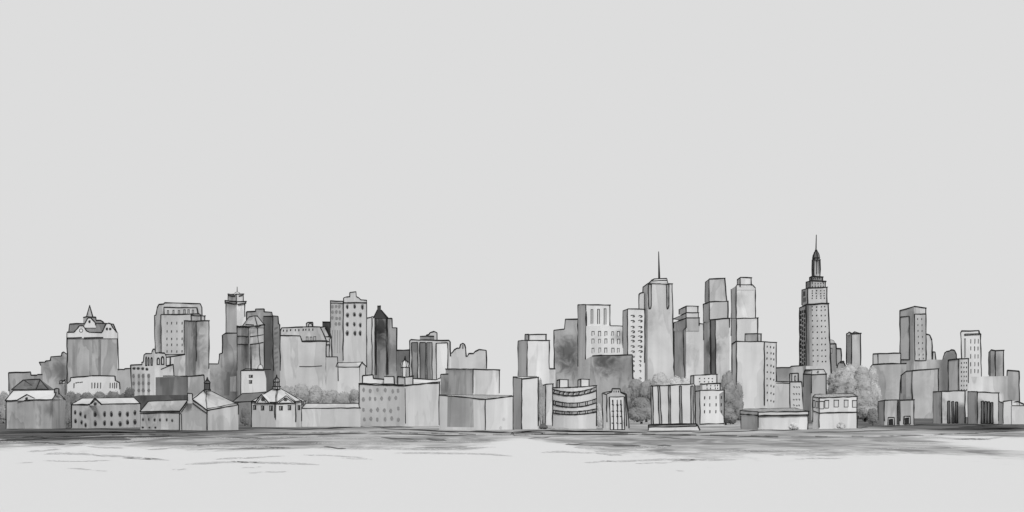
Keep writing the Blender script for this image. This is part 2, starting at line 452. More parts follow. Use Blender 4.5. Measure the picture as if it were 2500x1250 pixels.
def water_mat():
    m, nt, b = base_mat('river_wash', .8)
    tc = nd(nt, 'ShaderNodeTexCoord').outputs['Object']
    sx = nd(nt, 'ShaderNodeSeparateXYZ'); nt.links.new(tc, sx.inputs[0]); X, Y = sx.outputs[0], sx.outputs[1]
    v = lambda off, a, b_: mapping(nt, tc, off, (a, b_, 1))
    edge = noise(nt, v((3, 7, 0), .045, .010), 1, 4, .6, .6)
    edge2 = noise(nt, v((30, 1, 0), .13, .05), 1, 4, .65, .4)
    dry = noise(nt, v((5, 5, 0), 1.3, .22), 1, 3, .7)
    pools = noise(nt, v((1, 2, 0), .07, .022), 1, 4, .6, .9)
    runs = noise(nt, v((8, 4, 0), .022, .05), 1, 4, .65, .3)
    # where the wash lies: out from the bank, thin towards the open water and at both ends of the right bank
    d = math_(nt, 'ADD', math_(nt, 'MULTIPLY', math_(nt, 'SUBTRACT', edge, .5), 190), math_(nt, 'MULTIPLY', math_(nt, 'SUBTRACT', edge2, .5), 130))
    d = math_(nt, 'ADD', math_(nt, 'ADD', Y, d), math_(nt, 'MULTIPLY', math_(nt, 'SUBTRACT', dry, .5), 46))
    gap = math_(nt, 'MULTIPLY', ramp(nt, math_(nt, 'ABSOLUTE', math_(nt, 'SUBTRACT', X, 3.0)), 0, 13, 1, 0), -95)
    endr = math_(nt, 'MULTIPLY', ramp(nt, X, 70, 120, 0, 1), -185)
    d = math_(nt, 'ADD', d, math_(nt, 'ADD', gap, endr))
    cov = ramp(nt, math_(nt, 'ADD', d, ramp(nt, X, 0, 25, 0, 55)), 285, 345)
    tone = math_(nt, 'MULTIPLY', ramp(nt, pools, .36, .62, lin(118), lin(172)), ramp(nt, runs, .38, .6, .8, 1.16))
    left = ramp(nt, X, -70, -30, .8, 1.0)
    tone = math_(nt, 'MULTIPLY', tone, left)
    pale = .613
    val = math_(nt, 'ADD', math_(nt, 'MULTIPLY', tone, cov), math_(nt, 'MULTIPLY', math_(nt, 'SUBTRACT', 1.0, cov), pale))
    feed(nt, b, val)
    return m
EDGE = [(-900, 1066), (-200, 1066), (0, 1067), (160, 1064), (330, 1059), (430, 1061), (600, 1058), (760, 1055), (900, 1052), (1020, 1056), (1120, 1058), (1246, 1061), (1249, 1055), (1253, 1055), (1256, 1062),
        (1330, 1056), (1500, 1057), (1700, 1060), (1900, 1064), (2080, 1064), (2250, 1061), (2400, 1054), (2500, 1050), (2700, 1049), (3400, 1049)]
ed = []
for (x0, y0), (x1, y1) in zip(EDGE[:-1], EDGE[1:]):
    n = 6
    for k in range(n):
        q = k / n; x, y = x0 + (x1 - x0) * q, y0 + (y1 - y0) * q + random.uniform(-.7, .7); Yd = YB(y); ed.append(Vector(((x - CX) / F * Yd, Yd, 0)))
FAR = 45000
pts, fc = [], []
for p in ed: pts += [Vector((p.x, p.y - .3, WZ - .5)), p, Vector((p.x * 4, 3000, 0)), Vector((p.x * 70, FAR, 0))]
for k in range(len(ed) - 1):
    i, j = 4 * k, 4 * k + 4
    for e in range(3): fc.append([i + e, j + e, j + e + 1, i + e + 1])
structure('ground', pts, fc, land_mat())
structure('water', [(-9000, -300, WZ), (9000, -300, WZ), (9000, 1200, WZ), (-9000, 1200, WZ)], [[0, 1, 2, 3]], water_mat())

# ripples and bank lines: brush strokes of dark water on the river and along the bank
def stroke_mat(tone, thr, name):
    m, nt, b = base_mat(name)
    tc = nd(nt, 'ShaderNodeTexCoord').outputs['Object']
    n = noise(nt, mapping(nt, tc, (0, 0, 0), (2.2, .5, 1)), 1, 4, .75)
    feed(nt, b, math_(nt, 'MULTIPLY', ramp(nt, n, .3, .7, .8, 1.2), lin(tone)))
    nt.links.new(ramp(nt, n, thr, thr + .07), b.inputs['Alpha'])
    return m
def strokes(name, lst, mat, z):
    V, Fc = [], []
    for (x0, y0, x1, y1, th, sag) in lst:
        n = max(6, int(abs(x1 - x0) / 18)); i0 = len(V); ph = random.uniform(0, 6)
        for k in range(n + 1):
            q = k / n; x = x0 + (x1 - x0) * q
            y = y0 + (y1 - y0) * q + sag * math.sin(q * math.pi) + .7 * math.sin(q * 9 + ph) + random.uniform(-.25, .25)
            hw = th * .44 * (math.sin(min(1, q * 6 + .12) * 1.57) * math.sin(min(1, (1 - q) * 5 + .1) * 1.57)) * random.uniform(.75, 1.2)
            h = EYE - z
            for yy in (y + hw, y - hw):
                Yd = h * F / (yy - HZ); V.append(((x - CX) / F * Yd, Yd, z))
        for k in range(n):
            i = i0 + 2 * k; Fc.append([i, i + 2, i + 3, i + 1])
    me = bpy.data.meshes.new(name); me.from_pydata(V, [], Fc); me.materials.append(mat)
    o = bpy.data.objects.new(name, me); COL.objects.link(o); o['kind'] = 'stuff'
    return o
o = strokes('ripples', [
    (65, 1103, 150, 1096, 4, 0), (107, 1109, 245, 1112, 5, -4), (235, 1112, 412, 1124, 6, -2), (105, 1125, 280, 1124, 2.5, 1), (38, 1131, 80, 1128, 2, 0),
    (163, 1142, 262, 1150, 3, 0), (70, 1080, 150, 1083, 3, 2), (150, 1083, 345, 1075, 3, 2), (165, 1082, 230, 1079, 5, 0), (355, 1098, 500, 1086, 3, 0),
    (450, 1133, 780, 1135, 5, -6), (522, 1121, 695, 1113, 3.5, 0), (740, 1110, 893, 1117, 3, -1), (962, 1107, 1250, 1113, 4.5, -4), (418, 1147, 455, 1145, 2.2, 0),
    (607, 1154, 705, 1150, 2.5, 0), (560, 1126, 640, 1130, 2, 0), (520, 1070, 720, 1066, 4, 1), (700, 1066, 980, 1078, 4.5, -2), (760, 1082, 1000, 1086, 5, -2),
    (820, 1094, 1210, 1092, 5, 3), (1000, 1076, 1200, 1080, 4, 0), (480, 1088, 720, 1096, 5, -2), (250, 1070, 420, 1068, 3, 0), (0, 1078, 60, 1080, 5, 0),
    (640, 1090, 720, 1094, 4, 0), (210, 1090, 300, 1094, 4, 0), (300, 1118, 390, 1121, 3, 0), (830, 1118, 910, 1121, 2, 0), (590, 1142, 640, 1140, 1.6, 0),
    (1322, 1104, 1450, 1106, 4.5, -2), (1450, 1106, 1520, 1112, 5, 0), (1428, 1129, 1500, 1124, 4, 0), (1480, 1126, 1800, 1122, 5, -2), (1550, 1131, 1640, 1129, 2.5, 0),
    (1640, 1125, 1700, 1122, 5, 0), (1940, 1120, 2060, 1118, 3, 0), (1450, 1101, 1515, 1102, 2.5, 0), (1700, 1104, 1990, 1102, 6, -3), (1880, 1110, 1990, 1106, 5, 0),
    (2140, 1093, 2270, 1092, 3, 2), (2330, 1071, 2455, 1066, 4, 3), (2240, 1066, 2420, 1074, 4, 0), (2150, 1078, 2290, 1084, 3, 0), (2280, 1088, 2350, 1100, 2, -3),
    (1650, 1148, 1670, 1150, 1.5, 0), (2080, 1100, 2180, 1098, 3, 0), (1520, 1096, 1640, 1092, 6, -2), (1400, 1092, 1480, 1094, 5, 0)], stroke_mat(184, .47, 'ripple_wash'), WZ + .03)
o = strokes('dark_ripples', [
    (0, 1074, 40, 1077, 3, 0), (70, 1078, 160, 1084, 2.6, 0), (160, 1069, 320, 1072, 8, -1), (0, 1070, 180, 1071, 8, 0), (1380, 1085, 1425, 1084, 2, 0), (1495, 1087, 1565, 1087, 2, 0),
    (1600, 1068, 1662, 1070, 1.8, 0), (1605, 1087, 1640, 1087, 2, 0), (1290, 1070, 1345, 1067, 1.8, 0), (560, 1068, 640, 1070, 2, 0), (930, 1068, 1010, 1072, 3, 0), (1040, 1072, 1090, 1075, 4, 0),
    (330, 1066, 520, 1063, 2.4, 0), (790, 1090, 845, 1096, 3, 0)], stroke_mat(92, .36, 'dark_ripple_wash'), WZ + .06)
o = strokes('bank_lines', [
    (-40, 1060, 480, 1056, 3.2, -3), (0, 1055, 340, 1057, 5, -2), (20, 1049, 210, 1047, 2.5, -2), (200, 1046, 440, 1054, 2.6, -1), (380, 1053, 640, 1044, 2.2, 0), (440, 1056, 620, 1049, 2, 0),
    (620, 1044, 840, 1047, 2.2, 1), (800, 1044, 930, 1039, 2, 0), (700, 1049, 1000, 1043, 1.8, -1), (900, 1041, 1010, 1043, 2.2, 0), (930, 1046, 1120, 1055, 2, -1), (1000, 1050, 1250, 1057, 2.4, 0),
    (1145, 1052, 1250, 1055, 2.4, 0), (1252, 1053, 1500, 1053, 3.4, -1), (1252, 1058, 1300, 1053, 2.6, 0), (1330, 1052, 1580, 1056, 3.6, 0), (1252, 1057, 1330, 1056, 2, 0), (1580, 1054, 1710, 1051, 3, 0),
    (1690, 1056, 1860, 1050, 2, 1), (1830, 1050, 1955, 1050, 2.2, 0), (1960, 1056, 2150, 1052, 1.8, 0), (2085, 1045, 2120, 1043, 2.2, 0), (2110, 1052, 2240, 1049, 1.8, 0), (2150, 1042, 2260, 1036, 2, 0),
    (2220, 1038, 2400, 1037, 3.5, 0), (2340, 1042, 2500, 1047, 7, -1), (2380, 1038, 2500, 1036, 5, 0), (2260, 1050, 2500, 1047, 2.4, -1), (2300, 1046, 2480, 1048, 4, 0)], stroke_mat(52, .2, 'bank_ink'), .02)
o = strokes('shore_lines', [(1560, 1061, 2050, 1066, 2.2, 0), (2040, 1066, 2390, 1057, 2.2, 1), (1300, 1061, 1560, 1061, 2, -1), (620, 1062, 900, 1058, 2, 0), (900, 1058, 1140, 1063, 2, 0), (0, 1075, 120, 1070, 4, 0), (100, 1071, 420, 1064, 4, 0)],
            stroke_mat(60, .22, 'shore_ink'), WZ + .09)

# ================================================================== LEFT HALF
# --- far row
t = Thing('stepped_building', 'mid grey stepped building climbing toward the left flank of the spired gabled block', 'building', 1800, 130)
p = t.slab([(100, 893), (96, 884), (110, 884), (112, 881), (123, 880), (124, 871), (150, 869), (151, 862), (156, 859), (162, 864), (170, 864)], 172, 90, blots=[(152, 900, 30, .55), (112, 930, 16, 1.15)])
t.done()
t = Thing('flat_roofed_building', 'low flat grey building with one roof step at the far left edge', 'building', 1100, 60)
p = t.slab([(22, 955), (21, 910), (75, 908), (76, 916), (90, 916), (92, 914), (104, 914)], 168, 60)
t.done()
t = Thing('hipped_house', 'house with a dark slate hip roof behind the pale roofed house with the pediment', 'house', 780, 73)
t.slab([(31, 950), (117, 950)], 170, 50, ink=False)
p = t.part('roof', 112, amp=1.2); Y = t.Y; d = 25 * t.s
a, b, c, e = P(28, 951, Y), P(119, 951, Y), P(57, 928, Y + d), P(98, 926, Y + d); a2, b2 = a + Vector((0, 2 * d, 0)), b + Vector((0, 2 * d, 0))
p.face([a, b, e, c]); p.face([a2, c, e, b2]); p.face([a, c, a2]); p.face([b, b2, e]); p.face([a, a2, b2, b])
p.line([a, c, e, b]); p.line([a, b]); p.line([P(88, 950, Y), e], 2.2); p.line([P(60, 929, Y + d * .9), P(80, 943, Y + d * .35)], 1.6)
t.done()
# spired, gabled block
t = Thing('gabled_block', 'tall grey block with curved gables, a mansard roof and a small pointed spire', 'building', 1700, 226)
W = t.slab([(164, 826), (287, 826)], 170, 90, ink=False, amp=1.0)
W.line([W.pl.hit(164, 812), W.pl.hit(164, 960)]); W.line([W.pl.hit(287, 812), W.pl.hit(290, 905)])
for xs in ((180, 150), (221, 152), (243, 140)):
    q = t.panel(W.pl, [(xs[0] - 3, 829), (xs[0] + 4, 829), (xs[0] + 3, 920), (xs[0] - 3, 920)], xs[1], 'wall_stripe', .3, ink=False)
g = t.slab([(164, 811), (180, 811), (184, 807), (190, 801), (194, 795), (203, 795), (207, 801), (212, 808), (218, 811), (248, 812), (252, 806), (258, 792), (264, 789), (270, 790), (276, 800), (284, 810), (287, 811)], 212, 10, dY=-3, name='parapet', y0=826)
t.mark(g, g.pl, [(164, 825), (200, 824)], 2.8); t.mark(g, g.pl, [(205, 825), (252, 824)], 2.8)
r = t.slab([(168, 812), (170, 791), (205, 790), (253, 789), (277, 791), (285, 810)], 138, 70, dY=10, name='roof', y0=822, amp=1.2)
c = t.slab([(203, 775), (212, 773), (226, 774), (234, 774), (235, 782), (246, 782), (253, 787), (254, 792)], 165, 30, dY=18, name='turret', y0=800)
c2 = t.slab([(206, 792), (215, 776), (222, 776), (233, 788), (234, 794)], 205, 8, dY=7, name='turret_gable', y0=800)
s_ = t.part('spire', 176); Y = t.Y + 22 * t.s; tip = P(219, 745, Y + 6 * t.s); q = [P(211, 774, Y), P(227, 774, Y), P(227, 774, Y + 16 * t.s), P(211, 774, Y + 16 * t.s)]
for i in range(4): s_.face([q[i], q[(i + 1) % 4], tip])
s_.face(q); s_.line([q[0], tip, q[1]])
t.win(g.pl, [(198, 807)], 9.5, 9.5, 'ring', 215, name='round_window', jit=0)
t.win(c2.pl, [(218.5, 785)], 6, 7, 'oval', 90, name='round_window', jit=0); t.win(g.pl, [(261, 803), (269, 803)], 6, 7, 'oval', 80, name='round_window', jit=0)
t.done()
t = Thing('low_wing_building', 'pale low grey block filling the gap right of the spired gabled block', 'building', 1900, 300)
t.slab([(285, 901), (303, 902), (305, 900), (322, 899)], 178, 60); t.done()
t = Thing('white_hall', 'white hall with stepped ends and three clusters of slot windows below the gabled block', 'building', 1000, 228)
p = t.slab([(164, 937), (172, 930), (172, 922), (225, 917), (281, 918), (282, 929), (292, 934), (293, 950)], 214, 60, amp=.35)
for x in (181, 225, 232, 239, 246, 269, 275, 280, 285):
    t.win(p.pl, [(x, 941)], 2.6, 14, 'slit', name='slot_window')
t.win(p.pl, [(186, 934), (191, 934), (196, 933), (200, 933)], 4, 2.4, 'slit', name='slot_window')
t.done()
t = Thing('flag', 'small striped flag with a dark corner flying from a pole beside the gabled block', 'flag', 960, 159)
t.pole(159, HZ + EYE * F / 960, 925, 2.4, 1.8, 'pole')
fl = t.part('cloth', 205); Y = t.Y
top = [P(159 - 14 * k / 6, 927 + 3.6 * k / 6 + .7 * math.sin(k), Y - .4 * math.sin(k * 1.1)) for k in range(7)]; bot = [q + Vector((0, 0, -7.6 * t.s)) for q in top]
for k in range(6): fl.solid([top[k], top[k + 1], bot[k + 1], bot[k]], [q + Vector((0, .06, 0)) for q in (top[k], top[k + 1], bot[k + 1], bot[k])])
fl.line(top, 1.8); fl.line(bot, 1.8); fl.line([top[-1], bot[-1]], 1.8)
for z in (.3, .55, .78): fl.line([top[0].lerp(bot[0], z), top[-1].lerp(bot[-1], z)], .9)
fl.line([top[0].lerp(bot[0], .3), top[3].lerp(bot[3], .3)], 4.2)
t.done()
# arched window building
t = Thing('arched_building', 'pale building with tall black arched windows above four columns of dabbed windows', 'building', 1500, 365)
p = t.slab([(322, 950), (319, 891), (347, 890), (346, 884), (350, 884), (352, 866), (356, 863), (370, 863), (371, 859), (374, 852), (378, 852), (380, 862), (388, 861), (402, 862), (406, 870), (406, 893), (423, 889), (425, 917)], 186, 70)
t.mark(p, p.pl, [(393, 902), (423, 890)])
t.win(p.pl, [(356.5, 882), (363, 882), (370, 882)], 5, 23, 'arch', 120, name='arched_window', jit=.3)
t.win(p.pl, [(386.5, 882), (397, 880)], 8, 20, 'arch', 190, name='arched_window', jit=.3)
t.win(p.pl, [(327, 899), (338, 899), (348, 900), (359, 901)], 8.5, 7, 'oval', 110)
t.win(p.pl, grid((326, 339, 350, 363), (918, 936, 953)), 7, 10, 'blob', 112)
for x in (326, 339, 350, 363): t.panel(p.pl, [(x - 3, 912), (x + 3, 912), (x + 3, 968), (x - 3, 968)], 150, 'window_stripe', .25, ink=False)
t.done()
t = Thing('plain_block', 'plain pale low block tucked under the row windowed tower beside the arched building', 'building', 1700, 428)
p = t.slab([(380, 866), (400, 866), (452, 865)], 192, 60); t.mark(p, p.pl, [(405, 872), (452, 866)]); t.mark(p, p.pl, [(416, 871), (416, 891)], 3); t.mark(p, p.pl, [(407, 872), (416, 872)])
t.done()
# row windowed tower
t = Thing('office_tower', 'broad grey tower with rounded shoulders and five rows of tiny windows', 'tower', 2700, 436)
t.slab([(379, 860), (377, 770), (381, 769), (384, 751), (388, 743), (400, 742), (402, 739), (445, 740), (489, 741), (493, 750), (495, 790)], 188, 60, dY=40, name='rear_wall', amp=.7)
p = t.slab([(394, 862), (393, 768), (487, 766), (491, 770), (492, 790)], 186, 38, amp=.6)
u = t.slab([(401, 768), (400, 750), (481, 751), (484, 766)], 190, 30, dY=4, name='upper_storey', y0=770, amp=.6)
t.win(u.pl, [(410, 762), (424, 762), (437, 762), (450, 761), (460, 760), (471, 761)], 5, 10, 'hoop', 150)
t.win(p.pl, grid((408, 419, 432, 445), (789, 809, 827, 842, 858)), 2.4, 6, 'slit')
t.done()
t = Thing('corner_tower', 'narrow tower with a dark streaked left side, beside the tower of five tiny window rows', 'tower', 2300, 480)
p = t.prism([(450, 783), (479, 784), (510, 783)], 186, 18, vb=[917, 882, 900], blots=[(462, 800, 30, .6), (463, 870, 40, .6)])
u = t.prism([(467, 769), (491, 771), (500, 771)], 190, 40, name='roof_box', y0=784, dY=14)
t.done()
# antenna tower
t = Thing('antenna_tower', 'pale round shouldered tower with a thin mast and a bulging top storey', 'tower', 2500, 576)
p = t.prism([(552, 738), (578, 738), (598, 740)], 214, 24, vb=[815, 742, 773], amp=.7)
led = t.prism([(550, 734), (578, 736), (600, 736)], 214, 24, name='cornice', y0=742, dY=-4)
t.mark(led, led.pls[0], [(552, 740), (577, 742)], 3.4); t.mark(led, led.pls[1], [(582, 743), (598, 740)], 3.4)
u = t.prism([(557, 718), (577, 718), (594, 718)], 200, 20, name='top_storey', y0=737, dY=4)
t.mark(u, u.pls[0], [(559, 722), (574, 723)], 3); t.mark(u, u.pls[1], [(583, 723), (592, 721)], 3)
t.lathe(579, [(8, 719), (6, 716), (3, 714), (0, 713)], 195, 'cap_dome', dY=12, mer=(-90, 90))
t.pole(579, 715, 700, 2.2, 1.6, 'antenna', dY=12)
t.done()
t = Thing('stepped_base_building', 'soft grey stepped block at the foot of the antenna tower', 'building', 2100, 545)
p = t.slab([(511, 888), (533, 888), (535, 878), (536, 864), (543, 862), (543, 818), (552, 813), (580, 813), (583, 850)], 168, 70, blots=[(560, 830, 30, .8), (550, 940, 40, .7)])
t.panel(p.pl, [(541, 908), (560, 908), (560, 965), (541, 965)], 135, 'dark_panel', .4, ink=False); t.panel(p.pl, [(562, 920), (577, 918), (577, 956), (562, 956)], 196, 'light_panel', .4, ink=False)
t.done()
t = Thing('notched_tower', 'dark grey notched tower behind the glass tower with the hipped crown', 'tower', 2800, 640)
t.slab([(602, 790), (602, 761), (624, 760), (624, 754), (645, 754), (645, 761), (664, 762), (666, 775)], 165, 50)
p = t.slab([(643, 772), (666, 772), (668, 905)], 104, 50, dY=-6, name='dark_wing'); q = t.slab([(666, 771), (679, 772), (680, 790), (683, 792), (685, 830)], 150, 40, dY=2, name='light_wing')
for k in range(9): t.panel(q.pl, [(670, 800 + 12 * k), (679, 797 + 12 * k), (679, 801 + 12 * k), (670, 806 + 12 * k)], 128, 'balcony_wash', .3, ink=False)
t.done()
t = Thing('glass_tower', 'tower with a hipped crown and banded floors, its left side dark', 'tower', 2000, 612)
p = t.prism([(579, 798), (608, 800), (645, 794)], 182, 20, vb=[905, 905, 905], skip=(1,), blots=[(592, 860, 40, .6), (590, 820, 25, .75)])
for a in (798, 821, 840):
    t.mark(p, p.pls[0], [(580, a), (606, a + 1)], 2.4); t.mark(p, p.pls[1], [(610, a + 1), (643, a - 4)], 2.4)
t.mark(p, p.pls[0], [(607, 800), (607, 838)], 2); t.mark(p, p.pls[1], [(611, 840), (612, 905)], 2.4); t.mark(p, p.pls[1], [(615, 842), (614, 905)], 2.2); t.mark(p, p.pls[1], [(633, 840), (636, 895)], 2.2); t.mark(p, p.pls[1], [(629, 800), (631, 838)], 2)
r = t.part('crown_roof', 168); Yc = t.Y; tp = p.tp
e0, e1, e2 = P(592, 796, Yc + 12 * t.s), P(629, 797, Yc + 2 * t.s), P(645, 793, Yc + 16 * t.s); eb = e0 + e2 - e1
k0, k1, k2 = P(608, 774, Yc + 22 * t.s), P(622, 771, Yc + 16 * t.s), P(629, 772, Yc + 22 * t.s); kb = k0 + k2 - k1
r.solid([e0, e1, e2, eb], [k0, k1, k2, kb]); r.line([e0, k0, k1, k2, e2]); r.line([k1, e1], 2.4); r.line([e0, e1, e2], 2.4); r.line([P(600, 792, Yc + 10 * t.s), P(620, 793, Yc + 4 * t.s)], 3)
led = t.prism([(579, 796), (608, 798), (645, 792)], 165, 20, name='cornice', y0=800, dY=-2)
t.done()
t = Thing('white_block', 'small white block with two stacked windows and a little domed roof turret', 'building', 1250, 618)
p = t.slab([(588, 965), (588, 905), (645, 904), (650, 925)], 212, 40, amp=.5, sub=(0, 3))
t.mark(p, p.pl, [(590, 905), (600, 900), (662, 902)], 2.4)
t.lathe(636, [(6, 906), (6.4, 899), (5, 894), (2.5, 891.5), (0, 891)], 215, 'roof_turret', dY=14, mer=(-90, 90))
t.win(p.pl, [(612, 919), (612, 932)], 9, 7, 'square', 150); t.done()
# big block with the slanted corner
t = Thing('mansard_block', 'large pale block with a row of small black attic windows and slanted right corner', 'building', 2300, 745)
p = t.slab([(684, 905), (684, 819), (733, 820), (738, 834), (797, 833), (797, 945)], 200, 60, sub=(0, 6), amp=.7)
q = t.slab([(684, 820), (684, 808), (688, 800), (740, 798), (782, 798), (790, 815), (798, 834), (804, 834)], 190, 60, dY=8, name='attic', y0=840, amp=.7)
t.win(q.pl, [(692, 807), (700, 807), (710, 806), (721, 806), (730, 806), (740, 805), (747, 805), (755, 805), (763, 805)], 3, 5, 'slit')
t.win(q.pl, [(750, 827), (759, 827), (768, 827)], 6, 11, 'hoop', 170)
t.mark(q, q.pl, [(730, 834), (800, 832)], 3.4)
s2 = t.slab([(780, 799), (796, 797), (809, 823), (811, 905)], 185, 50, dY=14, name='right_bay', amp=.7); t.mark(s2, s2.pl, [(781, 800), (791, 822), (803, 822)]); t.mark(s2, s2.pl, [(797, 798), (809, 825)], 8); t.mark(s2, s2.pl, [(800, 806), (806, 822)], 5); t.mark(s2, s2.pl, [(804, 826), (804, 935)])
t.mark(p, p.pl, [(731, 895), (760, 895), (786, 893)], 2)
bx = t.slab([(748, 797), (748, 789), (752, 787), (764, 787), (764, 797)], 188, 16, dY=16, name='roof_box', y0=800); t.mark(bx, bx.pl, [(753, 797), (754, 791), (758, 789), (762, 792), (763, 797)])
t.done()
t = Thing('dark_shed', 'almost black small block wedged between the mansard block and the twin window tower', 'building', 2600, 797)
t.slab([(787, 786), (812, 786)], 66, 30, w=3.4); t.done()
# twin window tower
t = Thing('dabbed_window_tower', 'tall pale tower with big dabbed grey windows and a small stepped roof turret', 'tower', 2450, 850)
p = t.prism([(807, 734), (838, 735), (895, 733)], 205, 46, vb=[800, 880, 910], top=False, amp=.45)
p.line([p.tp[0], p.tp[1]])
cr = t.panel(p.pls[1], [(839, 739), (838, 735), (838, 727), (844, 725), (853, 724), (853, 714), (868, 712), (869, 724), (875, 727), (880, 732), (894, 733), (894, 739)], 205, 'roof_turret', 1.4, amp=.5)
t.mark(p, p.pls[0], [(808, 740), (837, 741)], 2.2)
t.win(p.pls[0], [(812, 748), (821, 748), (829, 748), (812, 762), (821, 761), (830, 762), (811, 775), (822, 777), (830, 777), (821, 790), (829, 790)], 6, 8.5, 'blob', 150)
t.win(p.pls[1], [(848, 748), (866, 748), (884, 749), (848, 769), (865, 768), (880, 769), (848, 791), (865, 791), (879, 793), (848, 813), (866, 813), (879, 813)], 7.5, 12.5, 'oval', 128)
for x in (812, 818, 824, 830): t.panel(p.pls[0], [(x - 1.6, 806), (x + 1.6, 806), (x + 1, 862), (x - 1.4, 862)], 182, 'wall_stripe', .2, ink=False)
t.done()
t = Thing('gable_ended_block', 'low pale block with a pitched roof and small gable end below the dabbed window tower', 'building', 1350, 858)
p = t.slab([(824, 897), (877, 897)], 205, 50, ink=False, amp=.5); t.mark(p, p.pl, [(825, 886), (826, 930)])
g = t.slab([(877, 897), (884, 885), (896, 896)], 200, 50, dY=2, name='gable_end', amp=.5); t.mark(g, g.pl, [(877, 897), (877, 932)]); t.mark(g, g.pl, [(893, 896), (893, 915)])
gable_roof(t, (820, 896), (876, 896), (824, 886), (885, 884), 20, 192); t.done()
t = Thing('side_block', 'narrow pale block standing between the mansard block and the pitched roof block', 'building', 1500, 810)
t.slab([(796, 871), (824, 871), (826, 900)], 195, 40, amp=.5); t.done()
# dark pointed tower group
t = Thing('pyramid_tower', 'dark tower with a black pyramid roof and chimney, streaks of wash running down it', 'tower', 2500, 928)
p = t.slab([(914, 776), (946, 776)], 150, 40, ink=False, amp=1.3, blots=[(932, 798, 28, .28), (924, 830, 22, .6)])
for x in (915, 918, 943, 946): t.mark(p, p.pl, [(x, 778), (x + 1, 915)], 2.6)
r = t.part('roof', 62, amp=.6); Y = t.Y; q = [P(911, 777, Y - 2 * t.s), P(947, 777, Y - 2 * t.s), P(947, 777, Y + 42 * t.s), P(911, 777, Y + 42 * t.s)]; k = [P(921, 757, Y + 14 * t.s), P(931, 757, Y + 14 * t.s), P(931, 757, Y + 24 * t.s), P(921, 757, Y + 24 * t.s)]
r.solid(q, k); r.line([q[0], k[0]], 3.4); r.line([k[1], q[1]], 3.4)
t.slab([(921, 747), (930, 747)], 75, 8, dY=15, name='chimney', y0=760, parent=r)
t.done()
t = Thing('pale_slab', 'pale plain slab tower between the dabbed window tower and the dark pyramid tower', 'tower', 2650, 903)
p = t.slab([(893, 777), (907, 774), (908, 773), (917, 773)], 196, 40, amp=.6); t.mark(p, p.pl, [(908, 776), (908, 915)]); t.done()
t = Thing('stair_stepped_tower', 'mid grey stair stepped tower descending on the right of the dark pyramid tower', 'tower', 2800, 960)
t.slab([(944, 777), (957, 777), (958, 800), (969, 800), (969, 905)], 158, 60, blots=[(962, 870, 40, .65)]); t.done()
t = Thing('dark_gap_building', 'dark flat topped building between the stair stepped tower and the striped block', 'building', 2400, 985)
t.slab([(968, 855), (1003, 854)], 122, 50, blots=[(985, 870, 26, .75)], w=3.2); t.done()
# striped block
t = Thing('striped_block', 'block with three dark upright bays, one white bay and stacked boxes on its roof', 'building', 2050, 1048)
p = t.slab([(1000, 930), (1000, 832), (1003, 829), (1096, 831), (1099, 834), (1100, 870)], 196, 60, amp=.7)
for (a, b, tn) in ((1005, 1020, 140), (1025, 1039, 132), (1042, 1055, 150)):
    t.panel(p.pl, [(a, 836), (b, 836), (b + .5, 928), (a + .6, 928)], tn, 'dark_bay', .8, amp=1.6)
t.panel(p.pl, [(1065, 838), (1093, 837), (1094, 928), (1066, 928)], 220, 'white_bay', .8, amp=.3)
t.slab([(1025, 821), (1060, 821)], 130, 20, dY=14, name='roof_box', y0=834); t.slab([(1040, 821), (1041, 818), (1048, 816), (1050, 812), (1060, 809), (1067, 812), (1067, 832)], 190, 20, dY=26, name='roof_tower', y0=834)
t.done()
t = Thing('ragged_skyline_block', 'pale distant block with a ragged roofline and one slotted chimney, right of the striped block', 'building', 2700, 1143)
p = t.slab([(1101, 870), (1099, 864), (1105, 860), (1109, 854), (1116, 850), (1122, 850), (1125, 840), (1131, 838), (1135, 842), (1137, 851), (1138, 870), (1142, 869), (1144, 863), (1156, 863), (1160, 858), (1170, 853), (1187, 855), (1188, 900)], 196, 70, amp=.5)
t.mark(p, p.pl, [(1130, 842), (1130, 851)], 2); t.done()
t = Thing('two_tone_block', 'square block with grey left wall and paler right wall behind the wide corner building', 'building', 1100, 1150)
p = t.prism([(1088, 901), (1155, 901), (1219, 903)], 200, 26, vb=[940, 960, 960], skip=(0,), amp=.8); t.done()
t = Thing('small_annex', 'small dark washed annex between the domed building and the two tone block', 'building', 1000, 1085)
p = t.slab([(1076, 914), (1095, 913)], 152, 30, blots=[(1085, 945, 22, .7)], sub=(0, 2)); t.mark(p, p.pl, [(1076, 914), (1076, 925), (1071, 932)], 2.4); t.done()

# --- trees behind the front row
for (x, yt, hw, Y, n) in ((700, 942, 34, 900, 1700), (738, 936, 40, 880, 1900), (775, 941, 36, 860, 1800), (812, 951, 36, 850, 1600), (842, 956, 30, 845, 1500), (864, 949, 22, 840, 1400)):
    tree(x, yt, hw, Y, 146, 'rounded grey tree in the clump between the mansard block and the long low shed', 'trees behind the long low shed', n=n)
for (x, yt, hw, tn) in ((176, 955, 26, 116), (206, 957, 30, 112), (240, 956, 32, 116), (275, 955, 30, 110), (312, 946, 24, 94)):
    tree(x, yt, hw, 840, tn, 'dark grey tree in the row between the white hall and the oval windowed house', 'trees below the white hall', n=1300)
tree(8, 955, 17, 800, 150, 'grey tree at the far left edge beside the pediment house', n=1300)
tree(168, 984, 8, 640, 122, 'narrow dark shrub in the gap between the pediment house and the oval windowed house', name='shrub', n=900)
t = Thing('dark_washed_block', 'broad nearly black block with a paler right end, below the arched window building', 'building', 1150, 440)
